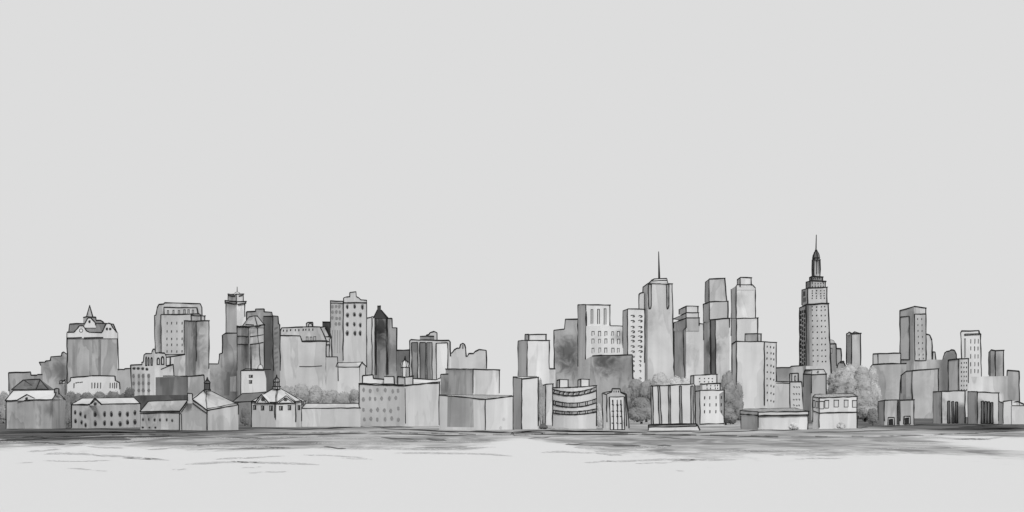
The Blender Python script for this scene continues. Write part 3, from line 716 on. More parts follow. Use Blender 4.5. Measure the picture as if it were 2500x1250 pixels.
p = t.slab([(380, 921), (457, 919)], 116, 60, ink=False, amp=1.1); q = t.slab([(455, 919), (498, 915), (501, 950)], 165, 60, dY=1, name='right_wall'); t.mark(p, p.pl, [(398, 918), (457, 918)], 2.4); t.mark(q, q.pl, [(457, 919), (457, 960)], 2.2)
t.done()
t = Thing('black_shed', 'long low shed washed black, lying behind the ridge of the low house with tiny windows', 'building', 800, 392)
t.slab([(322, 968), (340, 965), (460, 964)], 92, 40, ink=False, amp=1.0); t.done()

# --- front row, left
t = Thing('pediment_house', 'grey house with a pale roof, small round windowed pediment and chimney on its right gable', 'house', YB(1047), 88)
p = t.prism([(15, 977), (126, 975), (160, 976)], 172, 68, top=False, vb=[1047, 976, 976], blots=[(25, 1010, 26, .75), (122, 1000, 16, .7)])
Y = t.Y; rf = t.part('roof', 206, amp=.3)
a, b = P(13, 978, p.tp[0].y - .3), P(128, 975, p.tp[1].y - .3); c, d = P(32, 954, p.tp[0].y + 5), P(138, 952, p.tp[1].y + 6.5)
rr_ = p.tp[2] + Vector((0, 0, .1)); bb = p.tp[0] + p.tp[2] - p.tp[1]
rf.face([a, b, d, c]); rf.face([c, d, rr_, bb]); rf.face([a, c, bb]); rf.face([a, bb, rr_, b])
rf.line([a, b]); rf.line([a, c, d])
gb = t.part('gable_end', 180); gb.solid([p.tp[1], d, p.tp[2]], [q + Vector((-.4, .1, 0)) for q in (p.tp[1], d, p.tp[2])]); gb.line([b, P(135, 965, b.y + 2), d], 2.4); gb.line([d, P(146, 962, d.y), p.tp[2]], 2.6)
ch = t.slab([(133, 962), (133, 950), (138, 948), (144, 949), (144, 962)], 150, 10, dY=30, name='chimney', y0=966, parent=rf)
pd = t.slab([(43, 976), (66, 963), (90, 975)], 205, 8, dY=-2 + 25, name='pediment', y0=978); t.win(pd.pl, [(65, 973)], 8, 8, 'oval', 110, name='round_window', jit=0)
t.done()
t = Thing('oval_window_house', 'long pale house with two rows of black oval windows and one small gable', 'house', YB(1046), 260)
p = t.prism([(175, 988), (215, 988), (343, 986)], 194, 62, top=True, vb=[1044, 990, 1044], amp=.6, blots=[(212, 1010, 14, .72)])
rf = t.part('roof', 204, amp=.25); a, b, c = [q + Vector((0, -.15, .05)) for q in p.tp]; bk = p.tp[0] + p.tp[2] - p.tp[1]
k0, k1 = P(200, 973, (p.tp[0].y + bk.y) / 2 - 1), P(327, 971, (p.tp[2].y + bk.y) / 2)
rf.face([a, b, k0]); rf.face([b, c, k1, k0]); rf.face([c, bk, k1]); rf.face([a, k0, k1, bk]); rf.face([a, bk, c, b]); rf.line([a, k0, k1, c]); rf.line([a, b, c], 2.6)
gb = t.slab([(219, 987), (232, 972), (249, 988)], 204, 12, dY=2, name='gable', y0=990, w=3.2); t.mark(gb, gb.pl, [(223, 986), (234, 976)], 2)
t.win(gb.pl, [(232.5, 986)], 8, 9, 'oval', 100, name='round_window', jit=0)
t.win(p.pls[0], [(184, 1007), (197, 1010), (208, 1016), (185, 1028), (199, 1031), (209, 1037)], 7, 11, 'oval', 120)
t.win(p.pls[1], [(232, 1011), (255, 1010), (272, 1011), (292, 1011), (311, 1011), (329, 1008), (232, 1033), (255, 1032), (272, 1034), (293, 1034), (311, 1031), (329, 1030)], 8, 14, 'oval', 118)
t.done()
t = Thing('tiny_window_house', 'low grey house with a long sloping roof and two rows of tiny dabbed windows', 'house', YB(1049), 392)
p = t.slab([(343, 1005), (437, 1004)], 176, 40, blots=[(400, 1015, 40, .85)])
gable_roof(t, (341, 1005), (438, 1004), (362, 980), (459, 976), 20, 160, dY=-1, double=4)
t.win(p.pl, [(349, 1024), (363, 1023), (377, 1025), (391, 1025), (407, 1025), (420, 1026)], 6, 9, 'oval', 125); t.win(p.pl, [(349, 1043), (365, 1043), (379, 1043)], 7, 6, 'oval', 140)
t.done()
t = Thing('gable_house', 'plain pale house with a steep chimneyed gable and a small lantern on its hipped roof', 'house', YB(1051), 510)
p = t.prism([(438, 1006), (506, 1002), (582, 988)], 196, 53, top=False, vb=[1051, 1050, 1012], amp=.5)
A, B, C = p.tp; gw = t.part('gable_wall', 196, amp=.5)
pk0, pk1 = P(458, 978, A.y * .62 + B.y * .38), P(469, 975, A.y * .5 + B.y * .5)
gw.solid([A, pk0, pk1, B], [q + Vector((.5, .5, 0)) for q in (A, pk0, pk1, B)]); gw.line([A, pk0], 3); gw.line([pk1, B], 3); gw.line([A + Vector((0, -.1, -.9)), pk0 + Vector((0, -.1, -.9))], 1.8); gw.line([pk1 + Vector((0, -.1, -1)), B + Vector((0, -.1, -1))], 2)
t.mark(p, p.pls[0], [(443, 1010), (444, 1050)], 2)
rf = t.part('roof', 180, amp=.6); bk = A + C - B; tipL, tipR = P(497, 953, (B.y + bk.y) / 2), P(512, 953, (C.y + bk.y) / 2 - 1.5)
rf.face([B, C, tipR, tipL]); rf.face([pk1, B, tipL]); rf.face([pk0, pk1, tipL]); rf.face([A, pk0, tipL, bk]); rf.face([C, bk, tipR]); rf.face([bk, tipL, tipR]); rf.face([A, bk, C, B])
rf.line([pk1, tipL, tipR, C], 2.6); rf.line([B, C], 2.6); rf.line([B + Vector((0, -.1, .6)), C + Vector((0, -.1, .5))], 2); rf.line([P(505, 955, tipL.y - 2), P(503, 975, tipL.y * .5 + B.y * .5), B], 2)
ch = t.slab([(458, 978), (458, 960), (470, 961), (470, 976)], 196, 9, dY=8, name='chimney', y0=985, parent=rf)
dl = (tipL.y - t.Y) / t.s
ln = t.lathe(506, [(8, 956), (8, 951), (6.5, 950), (6.5, 936), (8, 934), (4, 930), (1.5, 926), (0, 921)], 150, 'lantern', dY=dl - 4, rings=(1, 3), mer=(-90, -45, -10, 25, 60, 90), n=12)
t.done()
# dark alley house and shrub
t = Thing('dark_roof_house', 'shadow grey house with a dark slanted roof between the lantern house and the cupola hall', 'house', 760, 600)
p = t.slab([(576, 981), (630, 979)], 128, 40, amp=1.3, ink=False); gable_roof(t, (566, 982), (640, 979), (591, 961), (650, 957), 20, 118); t.done()
tree(598, 990, 13, 690, 112, 'dark blotted shrub in the alley left of the cupola hall', name='shrub', n=1000)
# cupola hall
t = Thing('cupola_hall', 'white hall with twin pediments, six square windows and a domed cupola on its hipped roof', 'building', YB(1043), 676)
cols = [(614, 980, 34), (673, 983, 0), (722, 981, 20), (736, 979, 50)]
p = t.prism(cols, 204, dep=60, vb=[1043, 1024, 1030, 1028], amp=.5)
t.mark(p, p.pls[0], [(670, 984), (671, 1020)], 2)
rf = t.part('roof', 200, amp=.35); tp = p.tp; a = P(670, 947, t.Y + 60 * t.s); b = P(682, 947, t.Y + 60 * t.s); back = [tp[-1] + Vector((0, 60 * t.s, 0)), tp[0] + Vector((0, 60 * t.s, 0))]
tp = [q + Vector((0, -.2, .06)) for q in tp]
rf.face([tp[0], tp[1], a]); rf.face([tp[1], tp[2], b, a]); rf.face([tp[2], tp[3], b]); rf.face([tp[3], back[0], b]); rf.face([back[1], tp[0], a]); rf.face([back[0], back[1], a, b]); rf.face(tp + back)
rf.line([tp[0], a], 3); rf.line([b, tp[3]], 3); rf.line(tp, 2.6); rf.line([q + Vector((0, -.05, -.55)) for q in tp], 1.8); rf.line([tp[2], b.lerp(tp[2], .35)], 1.8); rf.line([P(675, 950, a.y - 1), tp[1]], 2.4); rf.line([P(678, 950, a.y - 1), tp[1] + Vector((.5, 0, 0))], 1.8)
for (q, xs, pk) in ((p.pls[0], (626, 660), (642, 963)), (p.pls[1], (674, 719), (697, 966))):
    pe = t.part('pediment', 212, amp=.4); n = q.n * 1.0; tri = [q.hit(xs[0], 983), q.hit(*pk), q.hit(xs[1], 983)]
    pe.solid([v + n for v in tri], [v - n * 1.5 for v in tri]); pe.line([v + n for v in tri], 2.8); pe.line([q.hit(xs[0] + 6, 982) + n, q.hit(pk[0], pk[1] + 5) + n, q.hit(xs[1] - 7, 982) + n], 1.8)
    pe.pl = Plane(tri[0] + n, tri[2] + n); t.win(pe.pl, [(pk[0], 975)], 9, 9, 'ring', 110, name='round_window', jit=0); t.win(pe.pl, [(pk[0], 975)], 4, 5, 'oval', 90, name='round_pane', jit=0)
t.win(p.pls[0], [(622, 995), (641, 996), (662, 997)], 8, 11, 'square', 150); t.win(p.pls[1], [(686, 997), (707, 995)], 9, 11, 'square', 150); t.win(p.pls[2], [(730, 995)], 6, 10, 'square', 120)
t.lathe(675.5, [(10, 949), (10, 944), (7, 943), (7, 933), (7.5, 930), (6, 926), (3.5, 923), (1.2, 921), (.6, 917), (0, 915)], 178, 'cupola', dY=52, rings=(1, 3), mer=(-90, -50, -15, 20, 55, 90), n=14)
t.done()
t = Thing('long_shed', 'long low windowless pale shed between the cupola hall and the domed building', 'building', YB(1042), 808)
p = t.slab([(737, 997), (880, 997)], 200, 50, ink=False, amp=.5)
gable_roof(t, (736, 997), (878, 996), (747, 985), (876, 985), 20, 188, amp=.4); t.done()
# domed building
t = Thing('domed_building', 'wide pale building with four rows of faint oval windows and a domed roof drum', 'building', YB(1041), 976)
p = t.prism([(877, 938), (988, 942), (1073, 932)], 204, 54, vb=[1028, 1036, 1036], amp=.4, skip=(1,))
t.mark(p, p.pls[1], [(989, 948), (990, 1034)], 2.4); t.mark(p, p.pls[0], [(876, 936), (986, 939)], 2.6); t.mark(p, p.pls[1], [(990, 940), (1040, 936), (1072, 936)], 2.2)
for (y, xs) in ((954, (888, 904, 922, 941, 959, 972)), (974, (888, 903, 916, 932, 951, 967)), (1000, (888, 906, 922, 939, 954, 973)), (1022, (890, 906, 921, 940, 957, 973))):
    t.win(p.pls[0], [(x, y + random.uniform(-3, 3)) for x in xs], 6.5, 10.5, 'blob', 152)
k = t.slab([(885, 938), (885, 917), (911, 915), (912, 924), (940, 926), (942, 938)], 212, 30, dY=88, name='roof_block', y0=945, amp=.4)
k = t.slab([(938, 919), (962, 919), (963, 940)], 206, 24, dY=62, name='roof_box', y0=945, amp=.4)
k = t.slab([(1008, 924), (1040, 926), (1064, 927), (1076, 922)], 214, 24, dY=128, name='rear_parapet', y0=940, amp=.3)
b_ = t.prism([(971, 919), (989, 921), (1008, 918)], 195, 45, name='drum_base', y0=942, dY=14)
t.lathe(989, [(9.5, 920), (9.5, 897), (11, 896), (10.5, 892), (9, 886), (6, 882), (2, 880), (1.2, 875), (0, 869)], 206, 'dome', dY=36, rings=(1,), mer=(-90, -40, 20, 50, 90), n=20)
t.done()
# wide corner building
t = Thing('corner_building', 'wide plain windowless corner building with one broad grey band on its left wall', 'building', YB(1050), 1165)
p = t.prism([(1072, 964), (1185, 975), (1252.5, 967)], 214, 52, vb=[1038, 1052, 1050], amp=.4)
t.panel(p.pls[0], [(1093, 966), (1155, 972), (1157, 1043), (1092, 1042)], 168, 'wash_band', .25, ink=False, amp=.7)
rf = t.part('roof', 214, amp=.3); bk = p.tp[0] + p.tp[2] - p.tp[1]; bk2 = Vector((bk.x, bk.y, P(0, 964, bk.y).z)); q = P(1250, 966, bk.y)
rf.face([p.tp[0], p.tp[1], p.tp[2], q]); rf.face([p.tp[0], q, p.tp[2], p.tp[1]][::-1]); rf.line([p.tp[0], q], 2.2)
t.win(p.pls[1], [(1222, 1044), (1230, 1024)], 7, 8, 'blob', 200)
t.done()

# ================================================================== RIGHT HALF
t = Thing('boxed_roof_tower', 'white tower with dark left side and wide roof box, beside the stained stepped block', 'tower', 1500, 1305)
p = t.prism([(1265, 833), (1287, 831), (1341, 831)], 214, 14, vb=[918, 918, 900], amp=.6, blots=[(1272, 880, 12, .6)])
t.prism([(1282, 817), (1291, 817), (1333, 816)], 210, 20, name='roof_box', y0=833, dY=12, amp=.4); t.done()
t = Thing('faint_low_building', 'faint grey low block filling the gap right of the tower with the roof box', 'building', 1700, 1335)
t.slab([(1290, 901), (1342, 900), (1356, 900)], 198, 40, sub=(1, 3), amp=.5); t.done()
t = Thing('stained_stepped_block', 'grey stepped block with a large dark ink stain in the middle of its wall', 'building', 2400, 1385)
p = t.slab([(1353, 900), (1352, 806), (1378, 803), (1380, 779), (1413, 779)], 164, 70, blots=[(1384, 862, 32, .42), (1400, 895, 26, .7)]); t.done()
t = Thing('three_slot_tower', 'pale tower with three tall slots above three rows of hooded windows', 'tower', 2100, 1455)
p = t.prism([(1411, 745), (1430, 744), (1489, 745)], 212, 22, vb=[895, 895, 795], amp=.45)
wg = t.slab([(1430, 796), (1490, 795), (1523, 796)], 212, 30, dY=-1, name='lower_wing', sub=(1, 3), amp=.5, blots=[(1516, 822, 18, .65)])
t.mark(p, p.pls[1], [(1431, 760), (1436, 895)], 2)
t.win(p.pls[1], [(1445, 773), (1461, 773), (1477, 773)], 6, 35, 'tall', 205, name='slot_window', jit=.2)
t.win(wg.pl, grid((1448, 1464, 1479, 1496, 1510), (814, 833, 855)), 6.5, 11.5, 'hoop', 205); t.done()
t = Thing('blotted_block', 'flat topped grey block with a dark blot under its roof, below the three slot tower', 'building', 1350, 1495)
p = t.slab([(1425, 880), (1446, 869), (1470, 867), (1544, 866), (1546, 1014)], 164, 60, sub=(1, 5), blots=[(1484, 884, 30, .42), (1520, 890, 30, .8), (1440, 900, 40, .85)]); t.done()
t = Thing('hooked_window_tower', 'slim white tower with two columns of hooked black windows and a dark left edge', 'tower', 1850, 1548)
p = t.prism([(1521, 758), (1532, 754), (1574, 755)], 214, 13, vb=[850, 925, 885], amp=.4, blots=[])
t.win(p.pls[1], grid((1545, 1563), (772, 784, 798, 810, 822, 833, 846, 858)), 11, 6, 'eye'); t.win(p.pls[1], grid((1546, 1563), (871, 882, 892, 906, 924)), 6, 5, 'eye'); t.done()
# tower with the tall mast
t = Thing('mast_tower', 'pale grey tower with a tall tapering mast on its crown and two long slots', 'tower', 3100, 1605)
lw = t.slab([(1560, 755), (1560, 718), (1565, 715), (1572, 714)], 206, 40, dY=14, name='left_wing', amp=.5)
p = t.prism([(1570, 700, 30), (1581, 692, 0), (1641, 693, 8)], 204, dep=60, vb=[890, 693, 930], amp=.6, blots=[(1575, 780, 30, .8)], xb=(1570, 1581, 1648))
c = t.part('crown', 204, amp=.5); Y = t.Y; q = [P(1582, 693, Y + 2 * t.s), P(1631, 693, Y + 2 * t.s), P(1631, 693, Y + 50 * t.s), P(1582, 693, Y + 50 * t.s)]; k = [P(1597, 681, Y + 14 * t.s), P(1628, 680, Y + 14 * t.s), P(1628, 680, Y + 40 * t.s), P(1597, 681, Y + 40 * t.s)]
c.solid(q, k); c.line([q[0], P(1590, 685, Y + 8 * t.s), k[0], k[1], q[1]]); c.line([P(1591, 686, Y + 8 * t.s), P(1629, 684, Y + 8 * t.s)], 2.2)
t.pole(1609.5, 682, 614, 5.5, 2, 'mast', dY=24, bend=-1.5)
for (a, b) in ((1583, 1590), (1627, 1633)):
    t.panel(p.pls[1], [(a, 694), (b, 694), (b, 745), (b - 1.5, 753), (a + 2, 754), (a + .6, 745)], 160, 'slot', .7, amp=.7)
t.done()
# ledge tower
t = Thing('ledge_tower', 'tower with two overhanging ledges around a boxy top, left side washed grey', 'tower', 2450, 1680)
p = t.prism([(1646, 790), (1675, 778), (1718, 791)], 205, 24, vb=[930, 800, 800], skip=(1, 2), top=False, amp=.6, blots=[(1655, 860, 40, .75)])
t.mark(p, p.pls[1], [(1675, 776), (1675, 800), (1668, 806), (1669, 850), (1672, 928)], 2.5); t.mark(p, p.pls[1], [(1707, 790), (1717, 791), (1718, 830)], 2.4)
m1 = t.prism([(1645, 787), (1675, 776), (1707, 776)], 202, 24, name='lower_ledge', y0=808, dY=-2, vb=[802, 800, 795]); m2 = t.prism([(1644, 778), (1675, 763), (1705, 763)], 205, 24, name='upper_ledge', y0=780, dY=-1, vb=[787, 777, 777])
t.prism([(1658, 755), (1675, 747), (1704, 748)], 205, 24, name='top_box', y0=768, dY=3, vb=[776, 764, 762]); t.done()
# three tier tower
t = Thing('three_tier_tower', 'three tier tower with a nearly black streak down its left corner', 'tower', 2650, 1750)
p = t.prism([(1717, 787), (1734, 780), (1781, 777)], 192, 20, vb=[925, 925, 800], amp=.8, blots=[(1738, 850, 26, .5)])
t.panel(p.pls[1], [(1734, 781), (1746, 780), (1748, 922), (1737, 922)], 100, 'dark_strip', .5, amp=1.4)
t.prism([(1717, 742), (1732, 737), (1777, 735)], 200, 22, name='middle_tier', y0=786, dY=2, vb=[788, 781, 779], amp=.7); t.prism([(1722, 688), (1731, 681), (1769, 679)], 196, 22, name='top_tier', y0=742, dY=5, vb=[738, 738, 740], amp=.7, xb=(1721, 1731, 1775.5))
t.done()
# shouldered tower
t = Thing('shouldered_tower', 'pale tower with sloping shoulders and a square head above a wider base', 'tower', 2850, 1818)
p = t.prism([(1785, 778), (1798, 778), (1850, 776)], 208, 20, name='base', vb=[820, 835, 835], amp=.5)
b2 = t.prism([(1785, 706), (1797, 698), (1844, 704)], 206, 20, name='shaft', y0=782, dY=2, vb=778, amp=.6, top=False, blots=[(1802, 730, 20, .8)])
sh = t.panel(b2.pls[1], [(1797.5, 708), (1797.5, 697), (1800, 695), (1836, 695), (1844, 703), (1844, 708)], 206, 'shoulder', 1.0, ink=False, amp=.5); sh.line([b2.pls[1].hit(*q) + b2.pls[1].n * t.s for q in ((1797, 697), (1800, 695), (1836, 695), (1844, 703))], 2.5)
t.prism([(1800, 682), (1807, 677), (1834, 678)], 208, 22, name='head', y0=702, dY=4, vb=[696, 700, 697], amp=.5); t.done()
# wide block with dotted right face
t = Thing('dotted_face_block', 'tall wide pale block with its right face dotted with windows and a roof box', 'building', 1250, 1842)
cols = [(1787, 840, 16), (1798, 833, 0), (1866, 834, 14), (1895, 836, 40)]
p = t.prism(cols, 206, dep=60, vb=[970, 960, 990, 1000], amp=.55)
t.win(p.pls[2], [(x + random.uniform(-.5, .5), y + dy) for y in (846, 861, 875, 892, 908, 924, 941, 959, 977) for x, dy in ((1873, 0), (1882, 1), (1889, 3))], 2.6, 4.6, 'slit')
t.prism([(1819, 816), (1850, 815), (1858, 815)], 200, 30, name='roof_box', y0=836, dY=22, amp=.7); t.done()
# middle low buildings
t = Thing('grey_back_block', 'dark grey flat block behind the ornate tower, left of the great spired skyscraper', 'building', 2000, 1930)
t.slab([(1890, 898), (1928, 897), (1932, 894), (1962, 892)], 152, 40, blots=[(1915, 905, 20, .8)]); t.done()
t = Thing('plain_low_block', 'plain pale block with a double cornice line right of the dotted face block', 'building', 1200, 1912)
p = t.slab([(1893, 931), (1930, 932)], 194, 40, amp=.5); t.mark(p, p.pl, [(1895, 935), (1929, 936)], 2); t.done()
t = Thing('ornate_small_tower', 'small tower with a slotted turret and four rows of curled windows', 'tower', 1120, 1945)
p = t.slab([(1929, 1000), (1928, 932), (1957, 932), (1962, 1000)], 200, 30, sub=(0, 4), amp=.5); u = t.slab([(1928, 932), (1928, 912), (1949, 911), (1949, 932)], 195, 20, dY=4, name='turret', y0=936, amp=.5); t.mark(u, u.pl, [(1933, 912), (1933, 931)], 2)
t.win(u.pl, [(1941.5, 923)], 5, 14, 'arch', 190); t.win(p.pl, grid((1938, 1944.5, 1951), (945, 962, 976, 990)), 4, 4, 'eye', jit=.7); t.done()
# the great skyscraper
t = Thing('great_skyscraper', 'tallest skyscraper, with dotted windows, dark left side, setback crown and needle spire', 'skyscraper', 3700, 1992)
p = t.prism([(1952, 751), (1968, 743), (2022, 741)], 194, 17, vb=[893, 893, 956], amp=.55, w=3.4, blots=[(1976, 800, 16, .8)], xb=(1952, 1968, 2033))
q = t.panel(p.pls[1], [(1968.5, 744), (1974.5, 744), (1976, 893), (1969, 893)], 118, 'dark_corner', .5, ink=False, amp=.9)
t.panel(p.pls[1], [(1975, 744), (1982, 744), (1984, 893), (1976, 893)], 158, 'grey_strip', .3, ink=False, amp=.9)
for x, wd in ((1955.3, 3.4), (1960, 2.6), (1964.5, 2.4)):
    wc = t.part('window_column', 70); pl = p.pls[0]
    y = 756 + (1964 - x) * .3
    while y < 888:
        h = random.uniform(6, 10); wc.solid([pl.hit(x + sx * wd / 2 * random.uniform(.7, 1.2), y + sy) + pl.n * .6 for sx, sy in ((-1, 0), (1, 0), (1, h), (-1, h))], [pl.hit(x + sx * wd / 2, y + sy) - pl.n * .6 for sx, sy in ((-1, 0), (1, 0), (1, h), (-1, h))], m=1); y += h + random.uniform(2, 4.5)
rows = (749, 757, 770, 783, 797, 811, 826, 841, 855, 869, 882)
t.win(p.pls[1], [(x + (y - 750) * .016, y) for y in rows for x in (1983, 1994, 2005, 2013.5)], 3, 3.4, 'slit', jit=.7)
c = t.prism([(1958, 707), (1972, 703), (2019, 701)], 198, 17, name='upper_tier', y0=751, dY=3, vb=[745, 742, 742], amp=.6, w=3.2); t.panel(c.pls[0], [(1961, 712), (1966, 711), (1966, 722), (1961, 724)], 90, 'side_window', .5, ink=False); t.panel(c.pls[0], [(1961, 727), (1968, 726), (1967, 736), (1961, 738)], 110, 'side_window', .5, ink=False)
t.win(c.pls[1], grid((1983, 1993, 2004, 2012), (710, 716, 722, 728)), 2.9, 3, 'slit', jit=.6)
d = t.prism([(1968, 688), (1978, 685), (2015, 687)], 150, 30, name='crown_tier', y0=707, dY=7, vb=[704, 702, 702], amp=.9, w=3.2); t.win(d.pls[1], grid((1983, 1990, 1997, 2004, 2010), (692, 699)), 2.2, 4, 'slit', jit=.4)
e = t.prism([(1976, 677), (1982, 674), (2008, 676)], 130, 30, name='crown_step', y0=690, dY=11, amp=.9, w=3.2); t.win(e.pls[1], [(1986, 680), (1991, 680), (1996, 680), (2001, 680)], 2, 4, 'slit', jit=.3)
mst = t.prism([(1983, 634), (1987, 632), (2001.5, 634)], 150, 30, name='mast_shaft', y0=680, dY=16, w=3, amp=.9); t.win(mst.pls[1], [(1994, 653)], 2.6, 36, 'slit', jit=0); t.win(mst.pls[1], [(1998.5, 653)], 1.4, 30, 'slit', jit=0)
t.lathe(1992.5, [(8.4, 635), (8.4, 630), (7.2, 623), (5, 618), (2.4, 614), (1.2, 610)], 120, 'mast_dome', dY=22, rings=(1,), mer=(-90, -60, 10, 90), n=14, w=2.8)
t.pole(1992, 616, 573, 3.4, 2, 'spire', dY=22, bend=1); t.done()
# behind, right of the skyscraper
t = Thing('domed_stack_building', 'grey stacked building with a round dome peeking out right of the great skyscraper', 'building', 3950, 2040)
p = t.slab([(2024, 840), (2041, 839), (2042, 851), (2053, 851), (2055, 900)], 160, 30); t.mark(p, p.pl, [(2041, 845), (2042, 893)], 2.2); t.win(p.pl, [(2030, 856)], 4, 12, 'frame', 150)
t.lathe(2028, [(10, 841), (9.4, 836), (7, 832), (3, 830.5), (0, 830)], 160, 'dome', dY=10, mer=(-90, 90)); t.done()
t = Thing('round_topped_kiosk', 'squat round topped grey building with a flat cap, right of the domed stack building', 'building', 2600, 2055)
t.slab([(2043, 898), (2046, 888), (2050, 885), (2061, 886), (2065, 896), (2067, 905)], 168, 20); t.slab([(2051, 885), (2051, 882), (2060, 882), (2060, 886)], 168, 14, dY=3, name='cap', y0=888); t.done()
t = Thing('lone_tower', 'lone slim grey tower with a wavy roof edge right of the great skyscraper', 'tower', 2500, 2085)
p = t.prism([(2067, 815), (2079, 815), (2101, 814)], 188, 22, vb=[890, 890, 892], amp=.6)
t.slab([(2069, 814), (2073, 810), (2080, 814), (2087, 810), (2099, 814)], 175, 14, dY=8, name='roof_ridge', y0=818, amp=.5); t.done()
t = Thing('lidded_building', 'mid grey building with a sloping lid roof at the foot of the tallest skyscraper', 'building', 1020, 1990)
p = t.prism([(1961, 914), (1981, 915), (2017, 913)], 172, 30, vb=[945, 960, 1000], amp=.7)
r = t.part('lid_roof', 180, amp=.5); A, B, C = [q + Vector((0, -.2, .1)) for q in p.tp]; bk = A + C - B
k = [P(1966, 903, A.y - 2), P(1983, 903, B.y + 3), P(2011, 902, C.y + 2)]; kb = k[0] + k[2] - k[1]
r.solid([A, B, C, bk], k + [kb]); r.line([A, k[0], k[1], k[2], C]); r.line([B, k[1]], 2); r.line([A, B, C], 2.4)
t.win(Plane(B, C), [(1997, 908)], 4, 6, 'hoop', 150); t.done()

# --- far right cluster
t = Thing('slate_twin_face_tower', 'tall grey tower with framed panels on two faces and two columns of tiny windows', 'tower', 2350, 2230)
p = t.prism([(2197, 758), (2231, 748), (2260, 752)], 190, 46, vb=[880, 750, 880], skip=(1,), amp=.8, blots=[(2226, 775, 18, .75)])
t.panel(p.pls[0], [(2198, 774), (2220, 772), (2221, 878), (2198, 878)], 196, 'left_panel', .5, amp=.5); t.panel(p.pls[1], [(2232, 767), (2260, 766), (2261, 880), (2233, 880)], 184, 'right_panel', .5, amp=.7)
t.win(p.pls[1], [(x + (y - 780) * .04, y) for y in (779, 794, 808, 822, 837, 851, 866, 876) for x in (2240, 2249.5)], 2.4, 4.4, 'slit', tone=60, jit=.6)
t.done()
t = Thing('rounded_side_tower', 'narrow pale tower with a rounded shoulder right of the panelled grey tower', 'tower', 2500, 2268)
t.slab([(2255, 816), (2264, 816), (2270, 818), (2275, 830), (2276, 878)], 196, 40, amp=.5); t.slab([(2276, 878), (2277, 859), (2283, 859), (2285, 878)], 196, 30, dY=4, name='side_wing', amp=.4); t.done()
t = Thing('bulbous_roof_building', 'pale low building with a lumpy bulb shaped rooftop between two towers', 'building', 2100, 2310)
p = t.slab([(2262, 878), (2301, 878), (2303, 870), (2306, 862), (2310, 858), (2318, 857), (2322, 854), (2330, 855), (2335, 865), (2335, 880)], 194, 50, sub=(1, 10), amp=.5); t.done()
t = Thing('white_dash_tower', 'white tower marked with dashed windows and a thin slot beneath its roof', 'tower', 2050, 2370)
p = t.slab([(2348, 880), (2345, 813), (2347, 808), (2390, 807), (2391, 814), (2394, 815), (2396, 920)], 216, 40, amp=.3)
t.panel(p.pl, [(2355, 816), (2391, 814), (2391, 817), (2356, 819)], 205, 'slot', .6, amp=.3); t.win(p.pl, [(2356, 850)], 4, 46, 'tall', 205, name='slot_window', jit=0)
t.win(p.pl, grid((2370, 2380, 2388), (833, 851, 870, 889, 906)), 1.9, 11, 'slit'); t.done()
t = Thing('dot_window_block', 'block with plain left wall and dotted right wall before the white dash tower', 'building', 1500, 2340)
p = t.prism([(2315, 879), (2341, 876), (2364, 875)], 198, 46, vb=[955, 956, 935], amp=.5); t.win(p.pls[1], grid((2347, 2353.5, 2359.5), (886, 897, 908, 919, 930, 941, 952)), 2.2, 4, 'slit'); t.done()
t = Thing('octagonal_tower', 'slim grey tower with cut corners and a dark left face near the right end', 'tower', 2100, 2432)
cols = [(2414, 860, 20), (2419, 854, 4), (2430, 856, 0), (2450, 855, 12)]
p = t.prism(cols, 176, dep=40, vb=[915, 856, 922, 928], skip=(1,), amp=.8, blots=[(2421, 890, 30, .7)]); t.done()
t = Thing('flat_grey_tower', 'plain mid grey block with a flat top last in the skyline at the right', 'building', 1750, 2473)
t.slab([(2449, 927), (2457, 933), (2459, 904), (2488, 906), (2489, 990)], 168, 40, amp=.7); t.done()
t = Thing('pale_mass_building', 'wide faint grey block filling the lower gap below the white dash tower', 'building', 1650, 2420)
t.slab([(2360, 920), (2460, 918)], 192, 40, ink=False, amp=.8); t.done()
t = Thing('notched_shoulder_block', 'large grey block with a notched shoulder and a flat box on its roof', 'building', 1750, 2165)
p = t.slab([(2120, 1000), (2124, 897), (2130, 890), (2160, 888), (2213, 887), (2212, 940)], 182, 50, sub=(0, 5), amp=.9, blots=[(2140, 960, 40, .8)])
u = t.slab([(2131, 890), (2131, 864), (2199, 862), (2199, 889)], 188, 40, dY=4, name='upper_box', y0=895, amp=.6); t.mark(u, u.pl, [(2143, 864), (2144, 890)], 2.2); t.mark(p, p.pl, [(2143, 890), (2199, 888), (2213, 887)], 2); t.done()
t = Thing('slant_cornered_block', 'pale block with a slanting left corner below the panelled grey tower', 'building', 1250, 2243)
cols = [(2194, 1000, 40), (2200, 916, 30), (2212, 906, 12), (2227, 905, 0), (2291, 900, 10)]
p = t.prism(cols, 194, dep=50, vb=[1000, 960, 905, 985, 955], skip=(0, 2), amp=.8, blots=[(2240, 945, 40, .85)]); t.done()

